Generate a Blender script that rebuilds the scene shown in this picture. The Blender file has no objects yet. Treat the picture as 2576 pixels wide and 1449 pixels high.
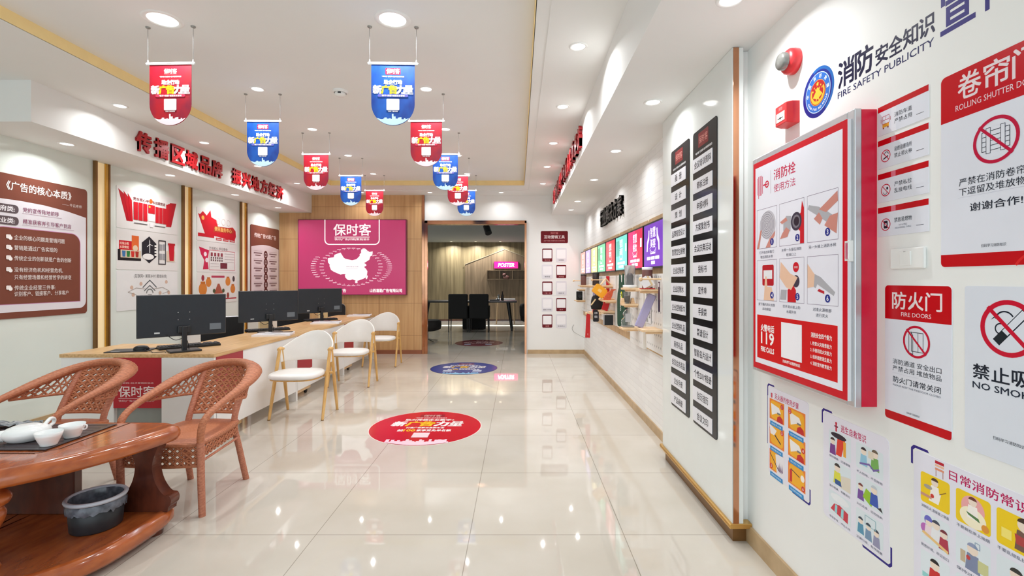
import bpy, bmesh, math, random
from mathutils import Vector, Matrix, Euler
random.seed(7)
scene = bpy.context.scene
COL = scene.collection
PI = math.pi

# ------------------------------------------------------------------ camera, world, lights, exposure
F, CX, CY, H = 1205.0, 1303.0, 704.0, 1.325       # focal length and principal point of the photograph (pixels), eye height (m)
cam_data = bpy.data.cameras.new('camera')
cam_data.sensor_width = 36.0
cam_data.lens = F / 2576.0 * 36.0
cam_data.shift_x = (1288.0 - CX) / 2576.0
cam_data.shift_y = -(724.5 - CY) / 2576.0
cam_data.clip_start = 0.05
camera = bpy.data.objects.new('camera', cam_data)
COL.objects.link(camera)
camera.location = (0, 0, H)
camera.rotation_euler = (PI / 2, 0, 0)
scene.camera = camera

world = bpy.data.worlds.new('daylight')
scene.world = world
world.use_nodes = True
bg = world.node_tree.nodes['Background']
bg.inputs[0].default_value = (0.82, 0.94, 1.0, 1)
bg.inputs[1].default_value = 1.1

def area_light(name, loc, rot, sx, sy, energy, color):
    d = bpy.data.lights.new(name, 'AREA')
    d.shape = 'RECTANGLE'
    d.size, d.size_y, d.energy, d.color = sx, sy, energy, color
    o = bpy.data.objects.new(name, d)
    COL.objects.link(o)
    o.location, o.rotation_euler = loc, rot
    return o
# daylight falling through the glazed shop front behind the camera
area_light('shopfront_daylight', (-1.6, -1.75, 1.45), (PI / 2, 0, PI), 5.2, 2.5, 520, (0.85, 0.955, 1.0))
DOWN_W = 3.0          # watts of one small downlight

scene.view_settings.view_transform = 'Standard'
scene.view_settings.look = 'None'
scene.view_settings.exposure = 0.82
scene.view_settings.gamma = 1.0
scene.view_settings.use_curve_mapping = False
scene.cycles.use_denoising = True
scene.cycles.max_bounces = 10
scene.cycles.diffuse_bounces = 6
scene.cycles.glossy_bounces = 5
scene.cycles.caustics_reflective = False
scene.cycles.caustics_refractive = False
scene.cycles.sample_clamp_indirect = 6.0

# ------------------------------------------------------------------ materials
def lin(c):
    c = c / 255.0
    return c / 12.92 if c <= 0.04045 else ((c + 0.055) / 1.055) ** 2.4
def rgb(t): return (lin(t[0]), lin(t[1]), lin(t[2]), 1.0)

def base_mat(name, rough=0.5, metal=0.0, spec=0.5):
    m = bpy.data.materials.new(name)
    m.use_nodes = True
    b = m.node_tree.nodes['Principled BSDF']
    b.inputs['Roughness'].default_value = rough
    b.inputs['Metallic'].default_value = metal
    b.inputs['Specular IOR Level'].default_value = spec
    return m, m.node_tree, b

def coords(nt, scale=(1, 1, 1), kind='world', offset=(0, 0, 0)):
    if kind == 'world':
        g = nt.nodes.new('ShaderNodeNewGeometry'); out = g.outputs['Position']
    else:
        g = nt.nodes.new('ShaderNodeTexCoord'); out = g.outputs['Object']
    mp = nt.nodes.new('ShaderNodeMapping')
    mp.inputs['Scale'].default_value = scale
    mp.inputs['Location'].default_value = offset
    nt.links.new(out, mp.inputs[0])
    return mp.outputs[0]

def mixed(nt, fac, c1, c2, lo=0.35, hi=0.65):
    r = nt.nodes.new('ShaderNodeValToRGB')
    r.color_ramp.elements[0].position = lo
    r.color_ramp.elements[1].position = hi
    r.color_ramp.elements[0].color = c1
    r.color_ramp.elements[1].color = c2
    nt.links.new(fac, r.inputs[0])
    return r.outputs[0]

def bump(nt, b, height, strength=0.3, dist=0.01):
    n = nt.nodes.new('ShaderNodeBump')
    n.inputs['Strength'].default_value = strength
    n.inputs['Distance'].default_value = dist
    nt.links.new(height, n.inputs['Height'])
    nt.links.new(n.outputs[0], b.inputs['Normal'])

def noise(nt, vec, scale, detail=3.0):
    n = nt.nodes.new('ShaderNodeTexNoise')
    n.inputs['Scale'].default_value = scale
    n.inputs['Detail'].default_value = detail
    nt.links.new(vec, n.inputs['Vector'])
    return n.outputs[0]

def plain(name, c, rough=0.5, metal=0.0, spec=0.5, var=0.04, scale=9.0, kind='object', coat=0.0, bmp=0.0, bscale=60):
    """a procedural paint / plastic / metal with a faint mottling"""
    m, nt, b = base_mat(name, rough, metal, spec)
    v = coords(nt, kind=kind)
    f = noise(nt, v, scale)
    c1 = tuple(max(0, x * (1 - var)) for x in rgb(c)[:3]) + (1,)
    c2 = tuple(min(1, x * (1 + var)) for x in rgb(c)[:3]) + (1,)
    nt.links.new(mixed(nt, f, c1, c2, 0.3, 0.7), b.inputs['Base Color'])
    if coat: b.inputs['Coat Weight'].default_value = coat; b.inputs['Coat Roughness'].default_value = 0.05
    if bmp: bump(nt, b, noise(nt, v, bscale, 2), bmp, 0.004)
    return m

def glow(name, c, strength, base=None):
    m, nt, b = base_mat(name, 0.4)
    b.inputs['Base Color'].default_value = rgb(base or c)
    b.inputs['Emission Color'].default_value = rgb(c)
    b.inputs['Emission Strength'].default_value = strength
    return m

def wood(name, c1, c2, scale=(1, 1, 1), rough=0.35, nscale=6.0, kind='world', coat=0.0, seams=None, seam_axes='xz'):
    m, nt, b = base_mat(name, rough)
    v = coords(nt, scale, kind)
    f = noise(nt, v, nscale, 6)
    col = mixed(nt, f, rgb(c1), rgb(c2), 0.34, 0.66)
    if seams:
        w, h, ox, oy = seams
        g = nt.nodes.new('ShaderNodeNewGeometry')
        s = nt.nodes.new('ShaderNodeSeparateXYZ'); nt.links.new(g.outputs['Position'], s.inputs[0])
        cb = nt.nodes.new('ShaderNodeCombineXYZ')
        nt.links.new(s.outputs[{'x': 0, 'y': 1, 'z': 2}[seam_axes[0]]], cb.inputs[0])
        nt.links.new(s.outputs[{'x': 0, 'y': 1, 'z': 2}[seam_axes[1]]], cb.inputs[1])
        mp = nt.nodes.new('ShaderNodeMapping'); mp.inputs['Location'].default_value = (ox, oy, 0)
        nt.links.new(cb.outputs[0], mp.inputs[0])
        br = nt.nodes.new('ShaderNodeTexBrick')
        br.offset = 0.0
        br.inputs['Scale'].default_value = 1.0
        br.inputs['Brick Width'].default_value = w
        br.inputs['Row Height'].default_value = h
        br.inputs['Mortar Size'].default_value = 0.003
        br.inputs['Mortar Smooth'].default_value = 0.1
        br.inputs['Color1'].default_value = (1, 1, 1, 1)
        br.inputs['Color2'].default_value = (0.93, 0.93, 0.93, 1)
        br.inputs['Mortar'].default_value = (0.55, 0.5, 0.45, 1)
        nt.links.new(mp.outputs[0], br.inputs['Vector'])
        mx = nt.nodes.new('ShaderNodeMixRGB'); mx.blend_type = 'MULTIPLY'; mx.inputs[0].default_value = 1.0
        nt.links.new(col, mx.inputs[1]); nt.links.new(br.outputs['Color'], mx.inputs[2])
        col = mx.outputs[0]
    nt.links.new(col, b.inputs['Base Color'])
    if coat: b.inputs['Coat Weight'].default_value = coat; b.inputs['Coat Roughness'].default_value = 0.06
    return m

def tile_floor():
    m, nt, b = base_mat('polished_floor_tile', 0.03, 0, 0.5)
    v = coords(nt)
    base = mixed(nt, noise(nt, v, 1.7, 4), rgb((203, 195, 182)), rgb((213, 206, 195)))
    v2 = coords(nt, offset=(0.25, -2.49 + 0.8 * 5, 0))
    br = nt.nodes.new('ShaderNodeTexBrick')
    br.offset = 0.0
    for k, val in (('Scale', 1.0), ('Brick Width', 0.8), ('Row Height', 0.8), ('Mortar Size', 0.0022), ('Mortar Smooth', 0.2)):
        br.inputs[k].default_value = val
    br.inputs['Color1'].default_value = (1, 1, 1, 1)
    br.inputs['Color2'].default_value = (0.97, 0.97, 0.97, 1)
    br.inputs['Mortar'].default_value = (0.55, 0.53, 0.5, 1)
    nt.links.new(v2, br.inputs['Vector'])
    mx = nt.nodes.new('ShaderNodeMixRGB'); mx.blend_type = 'MULTIPLY'; mx.inputs[0].default_value = 1.0
    nt.links.new(base, mx.inputs[1]); nt.links.new(br.outputs['Color'], mx.inputs[2])
    nt.links.new(mx.outputs[0], b.inputs['Base Color'])
    return m

def brick_wall():
    m, nt, b = base_mat('white_painted_brick', 0.6)
    g = nt.nodes.new('ShaderNodeNewGeometry')
    s = nt.nodes.new('ShaderNodeSeparateXYZ'); nt.links.new(g.outputs['Position'], s.inputs[0])
    cb = nt.nodes.new('ShaderNodeCombineXYZ')
    nt.links.new(s.outputs[1], cb.inputs[0]); nt.links.new(s.outputs[2], cb.inputs[1])
    br = nt.nodes.new('ShaderNodeTexBrick')
    for k, val in (('Scale', 1.0), ('Brick Width', 0.23), ('Row Height', 0.056), ('Mortar Size', 0.0025), ('Mortar Smooth', 0.3)):
        br.inputs[k].default_value = val
    br.inputs['Color1'].default_value = rgb((240, 240, 238))
    br.inputs['Color2'].default_value = rgb((233, 233, 232))
    br.inputs['Mortar'].default_value = rgb((224, 223, 221))
    nt.links.new(cb.outputs[0], br.inputs['Vector'])
    nt.links.new(br.outputs['Color'], b.inputs['Base Color'])
    inv = nt.nodes.new('ShaderNodeMath'); inv.operation = 'SUBTRACT'; inv.inputs[0].default_value = 1.0
    nt.links.new(br.outputs['Fac'], inv.inputs[1])
    bump(nt, b, inv.outputs[0], 0.35, 0.004)
    return m

def wicker(name, c1, c2, scale=55.0):
    m, nt, b = base_mat(name, 0.5)
    v = coords(nt, (1, 1, 1), 'object')
    w = nt.nodes.new('ShaderNodeTexWave')
    w.bands_direction = 'Z'
    w.inputs['Scale'].default_value = scale
    w.inputs['Distortion'].default_value = 0.6
    nt.links.new(v, w.inputs['Vector'])
    mx = nt.nodes.new('ShaderNodeMixRGB'); mx.inputs[0].default_value = 0.4
    nt.links.new(mixed(nt, w.outputs['Fac'], rgb(c1), rgb(c2), 0.1, 0.7), mx.inputs[1])
    nt.links.new(mixed(nt, noise(nt, v, 90, 2), rgb(c1), rgb(c2)), mx.inputs[2])
    nt.links.new(mx.outputs[0], b.inputs['Base Color'])
    bump(nt, b, w.outputs['Fac'], 0.5, 0.003)
    return m

M = {}
M['floor'] = tile_floor()
M['paint'] = plain('white_wall_paint', (238, 238, 236), 0.7, var=0.012, scale=2, kind='world')
M['ceil'] = plain('ceiling_paint', (235, 235, 233), 0.8, var=0.012, scale=2, kind='world')
M['leftwall'] = plain('satin_wall_panel', (224, 231, 225), 0.12, var=0.015, scale=1.5, kind='world')
M['cove'] = plain('painted_cove_glow', (250, 224, 160), 0.6, var=0.03, kind='world')  # warm glow of the cove put into the cream-yellow riser colour
M['brick'] = brick_wall()
M['woodwall'] = wood('oak_wall_panel', (200, 155, 106), (216, 174, 124), (9, 9, 0.4), 0.4, 3.0, seams=(0.62, 0.575, 0.0, -0.332))
M['olivewood'] = wood('veneered_far_wall', (120, 104, 74), (158, 140, 104), (6, 6, 0.35), 0.45, 2.2)
M['housewood'] = wood('veneered_house_panel', (112, 94, 72), (142, 120, 94), (6, 6, 0.4), 0.45, 2.6)
M['desktop'] = wood('oak_worktop', (194, 152, 100), (222, 184, 132), (22, 1.0, 22), 0.35, 2.4)
M['lightwood'] = wood('pale_beech', (226, 190, 146), (240, 210, 172), (4, 4, 12), 0.45, 5.0, 'object')
M['boardwood'] = wood('oak_backing_board', (190, 156, 112), (212, 180, 136), (9, 9, 0.8), 0.45, 3.0)
M['chairwood'] = wood('ash_chair_leg', (206, 160, 92), (226, 182, 114), (9, 9, 1.5), 0.4, 4.0, 'object')
M['teawood'] = wood('lacquered_rosewood', (154, 76, 40), (184, 98, 48), (5, 1.6, 5), 0.16, 5.0, 'object', coat=0.5)
M['darkwood'] = wood('dark_lacquered_wood', (74, 36, 26), (100, 50, 34), (3, 3, 1.4), 0.25, 5.0, 'object', coat=0.2)
M['skirt'] = wood('tan_skirting', (176, 148, 110), (194, 166, 128), (3, 3, 3), 0.4, 3.0)
M['copper'] = plain('polished_copper', (206, 150, 116), 0.12, 1.0, var=0.05)
M['brass'] = plain('brushed_brass', (206, 164, 86), 0.25, 1.0, var=0.06)
M['gold'] = plain('gold_anodised_trim', (222, 178, 104), 0.3, 0.85, var=0.05)
M['darkbrass'] = plain('dark_bronze', (134, 98, 58), 0.3, 0.55, var=0.05)
M['alu'] = plain('brushed_aluminium', (206, 208, 212), 0.35, 0.75, var=0.05)
M['chrome'] = plain('chrome', (225, 225, 228), 0.12, 1.0, var=0.02)
M['white'] = plain('white_laminate', (240, 240, 240), 0.3, var=0.01)
M['whiteglass'] = plain('white_glossy_sheet', (228, 232, 230), 0.06, var=0.01, spec=0.6)
M['whiteplastic'] = plain('white_plastic', (238, 238, 236), 0.35, var=0.01)
M['leather'] = plain('white_leatherette', (232, 230, 226), 0.45, var=0.02, bmp=0.15, bscale=240)
M['porcelain'] = plain('white_porcelain', (244, 247, 247), 0.12, var=0.008, spec=0.6)
M['blackplastic'] = plain('black_plastic', (26, 28, 32), 0.38, var=0.1)
M['monitor'] = plain('monitor_back_plastic', (30, 36, 44), 0.42, var=0.06)
M['keys'] = plain('keycap_plastic', (52, 54, 58), 0.5, var=0.1)
M['mesh'] = plain('black_chair_mesh', (22, 23, 26), 0.6, var=0.15, scale=90)
M['black'] = plain('black_fabric', (14, 14, 15), 0.75, var=0.2, scale=60)
M['red'] = plain('crimson_laminate', (166, 40, 52), 0.3, var=0.03)
M['letterred'] = plain('red_acrylic', (186, 26, 36), 0.35, var=0.05)
M['letterblack'] = plain('smoky_acrylic_face', (66, 62, 60), 0.4, var=0.1)
M['letterside'] = plain('black_acrylic_side', (8, 8, 8), 0.6, spec=0.2)
M['letterredside'] = plain('red_acrylic_side', (150, 12, 22), 0.4)
M['alarmred'] = plain('red_alarm_plastic', (206, 44, 50), 0.35, var=0.04)
M['cabinetred'] = plain('red_enamel', (208, 24, 58), 0.35, var=0.05, scale=25)
M['wicker'] = wicker('tan_plastic_wicker', (156, 86, 54), (204, 130, 92), 50)
M['wickerleg'] = wicker('wrapped_wicker_leg', (162, 90, 66), (208, 138, 108), 48)
M['bin'] = plain('charcoal_plastic', (38, 41, 46), 0.45, var=0.12, scale=30)
M['binrim'] = plain('grey_plastic_rim', (184, 186, 196), 0.4, var=0.05)
M['bag'] = plain('dark_bin_liner', (92, 96, 106), 0.18, var=0.5, scale=30)
M['slate'] = plain('dark_slate_tray', (62, 52, 56), 0.22, var=0.15, scale=12)
M['groove'] = plain('dark_inlay', (58, 34, 26), 0.4, var=0.1)
M['wire'] = plain('steel_wire', (130, 130, 130), 0.4, 0.6)
M['disc'] = plain('grey_ceiling_disc', (150, 148, 144), 0.4, 0.5)
M['acrylic'] = plain('clear_acrylic_rod', (232, 234, 236), 0.1, var=0.01, spec=0.7)
M['lamp'] = glow('lit_lamp_lens', (255, 253, 248), 1.5)
M['dimlamp'] = glow('spot_lamp_lens', (255, 240, 210), 3.0)
M['warmstrip'] = glow('warm_lit_diffuser', (255, 226, 170), 0.12, (250, 226, 180))
M['recess_shade'] = plain('painted_recess_shade', (150, 156, 152), 0.5)  # grey paints the shade of the recess under the red desk panel
M['pegwhite'] = plain('white_pegboard', (232, 231, 228), 0.5, var=0.01)
M['hole'] = plain('pegboard_hole', (110, 108, 106), 0.7)
M['green'] = plain('bottle_green_cloth', (14, 66, 44), 0.8, var=0.15, scale=40)
M['yellow'] = plain('amber_zip_case', (246, 172, 32), 0.5, var=0.05)
M['brown'] = plain('brown_cup_sleeve', (112, 72, 66), 0.5, var=0.06)
M['darkbrown'] = plain('dark_flask', (52, 38, 38), 0.35, var=0.06)
M['lilac'] = plain('lilac_card', (168, 162, 198), 0.5, var=0.04)
M['paper'] = plain('printed_paper', (240, 239, 240), 0.4, var=0.01)
M['cream'] = plain('cream_card', (232, 208, 160), 0.5, var=0.03)
M['orange'] = plain('orange_packet', (206, 88, 52), 0.5, var=0.15, scale=40)
M['ribbon'] = plain('red_ribbon', (196, 24, 30), 0.6, var=0.06)
def clear():
    m, nt, b = base_mat('clear_plastic', 0.06)
    b.inputs['Base Color'].default_value = (0.93, 0.95, 0.95, 1)
    b.inputs['Transmission Weight'].default_value = 0.85
    b.inputs['IOR'].default_value = 1.06
    f = noise(nt, coords(nt, kind='object'), 20)
    nt.links.new(mixed(nt, f, (0.9, 0.92, 0.92, 1), (0.97, 0.98, 0.98, 1)), b.inputs['Base Color'])
    return m
M['clear'] = clear()

_ink = {}
def ink(c, emit=0.0, rough=0.4):
    """print ink or vinyl of one colour; emit > 0 for backlit prints and screens"""
    k = (tuple(c), emit, rough)
    if k not in _ink:
        nm = 'ink_%02x%02x%02x' % tuple(int(x) for x in c)
        if emit:
            m = glow('lit_' + nm, c, emit)
            m.node_tree.nodes['Principled BSDF'].inputs['Roughness'].default_value = 0.25
        else:
            m = plain(nm, c, rough, var=0.02, scale=6, spec=0.22)
        _ink[k] = m
    return _ink[k]

# ------------------------------------------------------------------ mesh helpers
WORLD = {}
def V3(*a): return Vector(a if len(a) == 3 else a[0])

class MB:
    """collects faces with materials and links them as ONE mesh object"""
    def __init__(self):
        self.v, self.f, self.m, self.s, self.mats = [], [], [], [], []
    def mi(self, mat):
        if mat not in self.mats: self.mats.append(mat)
        return self.mats.index(mat)
    def add(self, verts, faces, mat, smooth=False):
        n = len(self.v); k = self.mi(mat)
        self.v += [tuple(p) for p in verts]
        for fc in faces:
            self.f.append([i + n for i in fc]); self.m.append(k); self.s.append(smooth)
        return self
    def box(self, x0, x1, y0, y1, z0, z1, mat):
        v = [(x, y, z) for z in (z0, z1) for y in (y0, y1) for x in (x0, x1)]
        return self.add(v, [(0, 2, 3, 1), (4, 5, 7, 6), (0, 1, 5, 4), (2, 6, 7, 3), (0, 4, 6, 2), (1, 3, 7, 5)], mat)
    def obox(self, c, ax, ay, az, hx, hy, hz, mat):
        c, ax, ay, az = V3(c), V3(ax), V3(ay), V3(az)
        v = [c + ax * (sx * hx) + ay * (sy * hy) + az * (sz * hz) for sz in (-1, 1) for sy in (-1, 1) for sx in (-1, 1)]
        return self.add(v, [(0, 2, 3, 1), (4, 5, 7, 6), (0, 1, 5, 4), (2, 6, 7, 3), (0, 4, 6, 2), (1, 3, 7, 5)], mat)
    def prism(self, pts, d, mat, side_mat=None):
        """polygon (3-D points) extruded by the vector d"""
        n = len(pts); a = [V3(p) for p in pts]; b = [p + V3(d) for p in a]
        self.add(a + b, [tuple(range(n))[::-1], tuple(range(n, 2 * n))], mat)
        self.add(a + b, [(i, (i + 1) % n, n + (i + 1) % n, n + i) for i in range(n)], side_mat or mat)
        return self
    def rings(self, rings, mat, closed=True, cap0=True, cap1=True, smooth=True, loop=False):
        n = len(rings[0]); v = [p for r in rings for p in r]; f = []
        last = len(rings) if loop else len(rings) - 1
        for i in range(last):
            a, b = i * n, ((i + 1) % len(rings)) * n
            for j in range(n if closed else n - 1):
                k = (j + 1) % n
                f.append((a + j, a + k, b + k, b + j))
        self.add(v, f, mat, smooth)
        if closed and not loop:
            if cap0: self.add(rings[0], [tuple(range(n))[::-1]], mat)
            if cap1: self.add(rings[-1], [tuple(range(n))], mat)
        return self
    def lathe(self, prof, mat, c=(0, 0, 0), seg=32, sx=1.0, sy=1.0, smooth=True, cap0=False, cap1=False):
        rs = [[(c[0] + r * sx * math.cos(2 * PI * i / seg), c[1] + r * sy * math.sin(2 * PI * i / seg), c[2] + z) for i in range(seg)] for r, z in prof]
        return self.rings(rs, mat, True, cap0, cap1, smooth)
    def tube(self, path, r, mat, seg=10, up=None, caps=True, loop=False):
        """sweep an ellipse along a path; r is a number, a list, or a list of (across, up) pairs"""
        P = [V3(p) for p in path]; n = len(P); rs = []
        up0 = V3(up) if up else None
        prev = None
        for i, p in enumerate(P):
            if loop: t = P[(i + 1) % n] - P[i - 1]
            else: t = P[min(i + 1, n - 1)] - P[max(i - 1, 0)]
            t.normalize()
            if up0 is not None: a = t.cross(up0)
            elif prev is not None: a = prev - t * prev.dot(t)
            else: a = t.cross(Vector((0, 0, 1)) if abs(t.z) < 0.9 else Vector((1, 0, 0)))
            if a.length < 1e-6: a = t.orthogonal()
            a.normalize(); b = a.cross(t); b.normalize(); prev = a
            rr = r[i] if isinstance(r, (list, tuple)) and len(r) == n else r
            ra, rb = rr if isinstance(rr, (list, tuple)) else (rr, rr)
            rs.append([p + a * (ra * math.cos(2 * PI * j / seg)) + b * (rb * math.sin(2 * PI * j / seg)) for j in range(seg)])
        return self.rings(rs, mat, True, caps, caps, True, loop)
    def cyl(self, p0, p1, r0, r1, mat, seg=16):
        return self.tube([p0, p1], [r0, r1], mat, seg)
    def build(self, name, parent=None, origin=None, bevel=0.0, bseg=2):
        xs = [[p[i] for p in self.v] for i in range(3)]
        if origin is None:
            origin = ((min(xs[0]) + max(xs[0])) / 2, (min(xs[1]) + max(xs[1])) / 2, min(xs[2]))
        o0 = V3(origin)
        me = bpy.data.meshes.new(name)
        me.from_pydata([V3(p) - o0 for p in self.v], [], self.f)
        for mt in self.mats: me.materials.append(mt)
        me.polygons.foreach_set('material_index', self.m)
        me.polygons.foreach_set('use_smooth', self.s)
        me.update()
        o = bpy.data.objects.new(name, me)
        COL.objects.link(o)
        if parent:
            o.parent = parent
            o.location = o0 - WORLD.get(parent.name, Vector((0, 0, 0)))
        else: o.location = o0
        WORLD[o.name] = o0
        if bevel:
            b = o.modifiers.new('bevel', 'BEVEL'); b.width = bevel; b.segments = bseg; b.limit_method = 'ANGLE'; b.angle_limit = math.radians(40)
        return o

def tag(o, label, cat, group=None):
    o['label'] = label; o['category'] = cat
    if group: o['group'] = group
    return o
def thing(name, label, cat, loc=(0, 0, 0), group=None):
    o = bpy.data.objects.new(name, None); COL.objects.link(o)
    o.location = loc; o.empty_display_size = 0.1
    WORLD[o.name] = V3(loc)
    return tag(o, label, cat, group)
def struct(o):
    o['kind'] = 'structure'; return o
def dup(root, loc, rotz=None, label=None, group=None):
    """a copy of a thing with copies of its parts and sub-parts"""
    def cp(o, parent):
        c = o.copy(); COL.objects.link(c)
        if parent: c.parent = parent
        for ch in list(o.children): cp(ch, c)
        return c
    r = cp(root, None)
    r.location = loc
    if rotz is not None: r.rotation_euler = (0, 0, rotz)
    if label: r['label'] = label
    if group: r['group'] = group
    return r
def smooth_path(pts, n=6, closed=False):
    P = [V3(p) for p in pts]; out = []; m = len(P)
    for i in range(m if closed else m - 1):
        if closed: p0, p1, p2, p3 = P[i - 1], P[i], P[(i + 1) % m], P[(i + 2) % m]
        else: p0, p1, p2, p3 = P[max(i - 1, 0)], P[i], P[i + 1], P[min(i + 2, m - 1)]
        for k in range(n):
            t = k / n
            out.append(0.5 * ((2 * p1) + (p2 - p0) * t + (2 * p0 - 5 * p1 + 4 * p2 - p3) * t * t + (3 * p1 - p0 - 3 * p2 + p3) * t ** 3))
    if not closed: out.append(P[-1])
    return out
def lerp(a, b, t): return a + (b - a) * t

# ------------------------------------------------------------------ lettering and printed sheets
_fc = bpy.data.curves.new('lettering', 'FONT')
_fc.size = 1.0; _fc.resolution_u = 2
_fo = bpy.data.objects.new('lettering', _fc)
COL.objects.link(_fo)
_gl = {}
def glyphs(s, bold=0.0, ital=0.0):
    k = (s, bold, ital)
    if k not in _gl:
        _fc.body = s; _fc.offset = bold; _fc.shear = ital
        dg = bpy.context.evaluated_depsgraph_get(); dg.update()
        ev = _fo.evaluated_get(dg); me = ev.to_mesh()
        v = [(p.co.x, p.co.y) for p in me.vertices]
        f = [tuple(p.vertices) for p in me.polygons]
        ev.to_mesh_clear()
        x0, x1 = min(p[0] for p in v), max(p[0] for p in v)
        y0, y1 = min(p[1] for p in v), max(p[1] for p in v)
        _gl[k] = ([((x - x0), (y - y0)) for x, y in v], f, x1 - x0, y1 - y0)
    return _gl[k]

class Sheet(MB):
    """a flat printed thing: layers of ink on a plane O + u*U + v*V with normal N"""
    def __init__(self, O, U, V, emit=0.0, eps=0.0004, rough=0.4):
        super().__init__()
        self.O, self.U, self.W = V3(O), V3(U), V3(V)
        self.N = self.U.cross(self.W)
        self.k, self.eps, self.emit, self.rough = 0, eps, emit, rough
    def pt(self, u, v, z=None): return self.O + self.U * u + self.W * v + self.N * (self.k * self.eps if z is None else z)
    def up(self, n=1): self.k += n; return self
    def ink(self, c): return c if isinstance(c, bpy.types.Material) else ink(c, self.emit, self.rough)
    def poly(self, pts, c):
        self.k += .1
        return self.add([self.pt(u, v) for u, v in pts], [tuple(range(len(pts)))], self.ink(c))
    def rect(self, u0, v0, u1, v1, c): return self.poly([(u0, v0), (u1, v0), (u1, v1), (u0, v1)], c)
    def rr(self, u0, v0, u1, v1, r, seg=5, corners=(1, 1, 1, 1)):
        pts = []
        for (cx, cy, a0, on) in ((u1 - r, v0 + r, -90, corners[1]), (u1 - r, v1 - r, 0, corners[2]), (u0 + r, v1 - r, 90, corners[3]), (u0 + r, v0 + r, 180, corners[0])):
            if on:
                for i in range(seg + 1):
                    a = math.radians(a0 + 90 * i / seg); pts.append((cx + r * math.cos(a), cy + r * math.sin(a)))
            else:
                a = math.radians(a0 + 45); pts.append((cx + r * (1 if math.cos(a) > 0 else -1), cy + r * (1 if math.sin(a) > 0 else -1)))
        return pts
    def rrect(self, u0, v0, u1, v1, r, c, **k): return self.poly(self.rr(u0, v0, u1, v1, r, **k), c)
    def disc(self, u, v, r, c, seg=40, ry=None, a0=0, a1=360):
        n = seg
        full = abs(a1 - a0) >= 360
        pts = [(u + r * math.cos(math.radians(a0 + (a1 - a0) * i / n)), v + (ry or r) * math.sin(math.radians(a0 + (a1 - a0) * i / n))) for i in range(n if full else n + 1)]
        return self.poly(pts, c)
    def ring(self, u, v, r, w, c, seg=44, ry=None, a0=0, a1=360):
        q = (ry or r) / r; self.k += .1
        v_, f_ = [], []
        for i in range(seg + 1):
            a = math.radians(a0 + (a1 - a0) * i / seg)
            v_ += [self.pt(u + r * math.cos(a), v + q * r * math.sin(a)), self.pt(u + (r - w) * math.cos(a), v + q * (r - w) * math.sin(a))]
        f_ = [(2 * i + 1, 2 * i, 2 * i + 2, 2 * i + 3) for i in range(seg)]
        return self.add(v_, f_, self.ink(c))
    def line(self, pts, w, c):
        P = [Vector(p) for p in pts]
        for a, b in zip(P, P[1:]):
            d = (b - a)
            if d.length < 1e-9: continue
            d.normalize(); n = Vector((-d.y, d.x)) * (w / 2); e = d * (w / 2)
            self.poly([tuple(a - e - n), tuple(b + e - n), tuple(b + e + n), tuple(a - e + n)], c)
        return self
    def frame(self, u0, v0, u1, v1, w, c):
        self.rect(u0, v0, u1, v0 + w, c); self.rect(u0, v1 - w, u1, v1, c)
        self.rect(u0, v0 + w, u0 + w, v1 - w, c); return self.rect(u1 - w, v0 + w, u1, v1 - w, c)
    def text(self, s, u, v, w=None, h=None, c=(20, 20, 30), bold=0.0, align='c', ital=0.0, rot=0.0, depth=0.0, side=None):
        """text fitted into width w and/or height h, centred (or left aligned) at u, v"""
        gv, gf, gw, gh = glyphs(s, 0.0, ital)
        if w and h: sx, sy = w / gw, h / gh
        elif w: sx = sy = w / gw
        else: sx = sy = h / gh
        ox = -gw * sx / 2 if align == 'c' else 0.0
        ca, sa = math.cos(rot), math.sin(rot)
        m = self.ink(c)
        for bx, by in ([(0, 0)] if not bold else [(-bold, -bold), (bold, -bold), (bold, bold), (-bold, bold)]):
            pts = []; self.k += .1
            for x, y in gv:
                a, b = (x + bx) * sx + ox, (y + by) * sy - gh * sy / 2
                pts.append(self.pt(u + a * ca - b * sa, v + a * sa + b * ca))
            self.add(pts, gf, m)
            if depth:
                edges = {}
                for fc in gf:
                    for i in range(len(fc)):
                        e = (fc[i], fc[(i + 1) % len(fc)])
                        edges[e] = edges.get(e, 0) + 1
                rim = [e for e in edges if (e[1], e[0]) not in edges]
                back = [p - self.N * depth for p in pts]
                n = len(pts)
                self.add(pts + back, [(e[1], e[0], e[0] + n, e[1] + n) for e in rim], side or m)
                self.add(back, [tuple(reversed(fc)) for fc in gf], m)
        return self
    def slab(self, pts, t, c, side=None):
        """base plate of thickness t standing on the plane; later layers lie on its face"""
        a = [self.pt(u, v, 0.0) for u, v in pts]; d = self.N * t
        self.prism(a, d, self.ink(c), self.ink(side) if side is not None else None)
        self.k = t / self.eps + 1
        return self

RX, UZ = (0, -1, 0), (0, 0, 1)      # right-hand walls: u = -Y, v = Z, normal -X

# ------------------------------------------------------------------ the room shell
XL, XR, YB, ZC, ZT = -4.27, 1.19, 8.6, 2.84, 2.915     # left wall, brick wall, back wall, ceiling, tray ceiling
XF = 1.17                                              # fire-safety wall (near part of the right wall)
YF = -1.6                                              # shop front behind the camera
b = MB(); b.box(-5.6, 2.6, YF - .2, 15.8, -0.12, 0.0, M['floor']); struct(b.build('floor'))
b = MB(); b.box(XL - .15, XL, YF, YB + .2, 0, ZT + .1, M['leftwall']); struct(b.build('wall_left'))
b = MB(); b.box(XR, XR + .15, 3.0, YB + .2, 0, ZT + .1, M['brick']); struct(b.build('wall_right'))
b = MB(); b.box(XF, XR + .15, YF, 3.0, 0, ZT + .1, M['paint']); struct(b.build('wall_right_front'))
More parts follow.
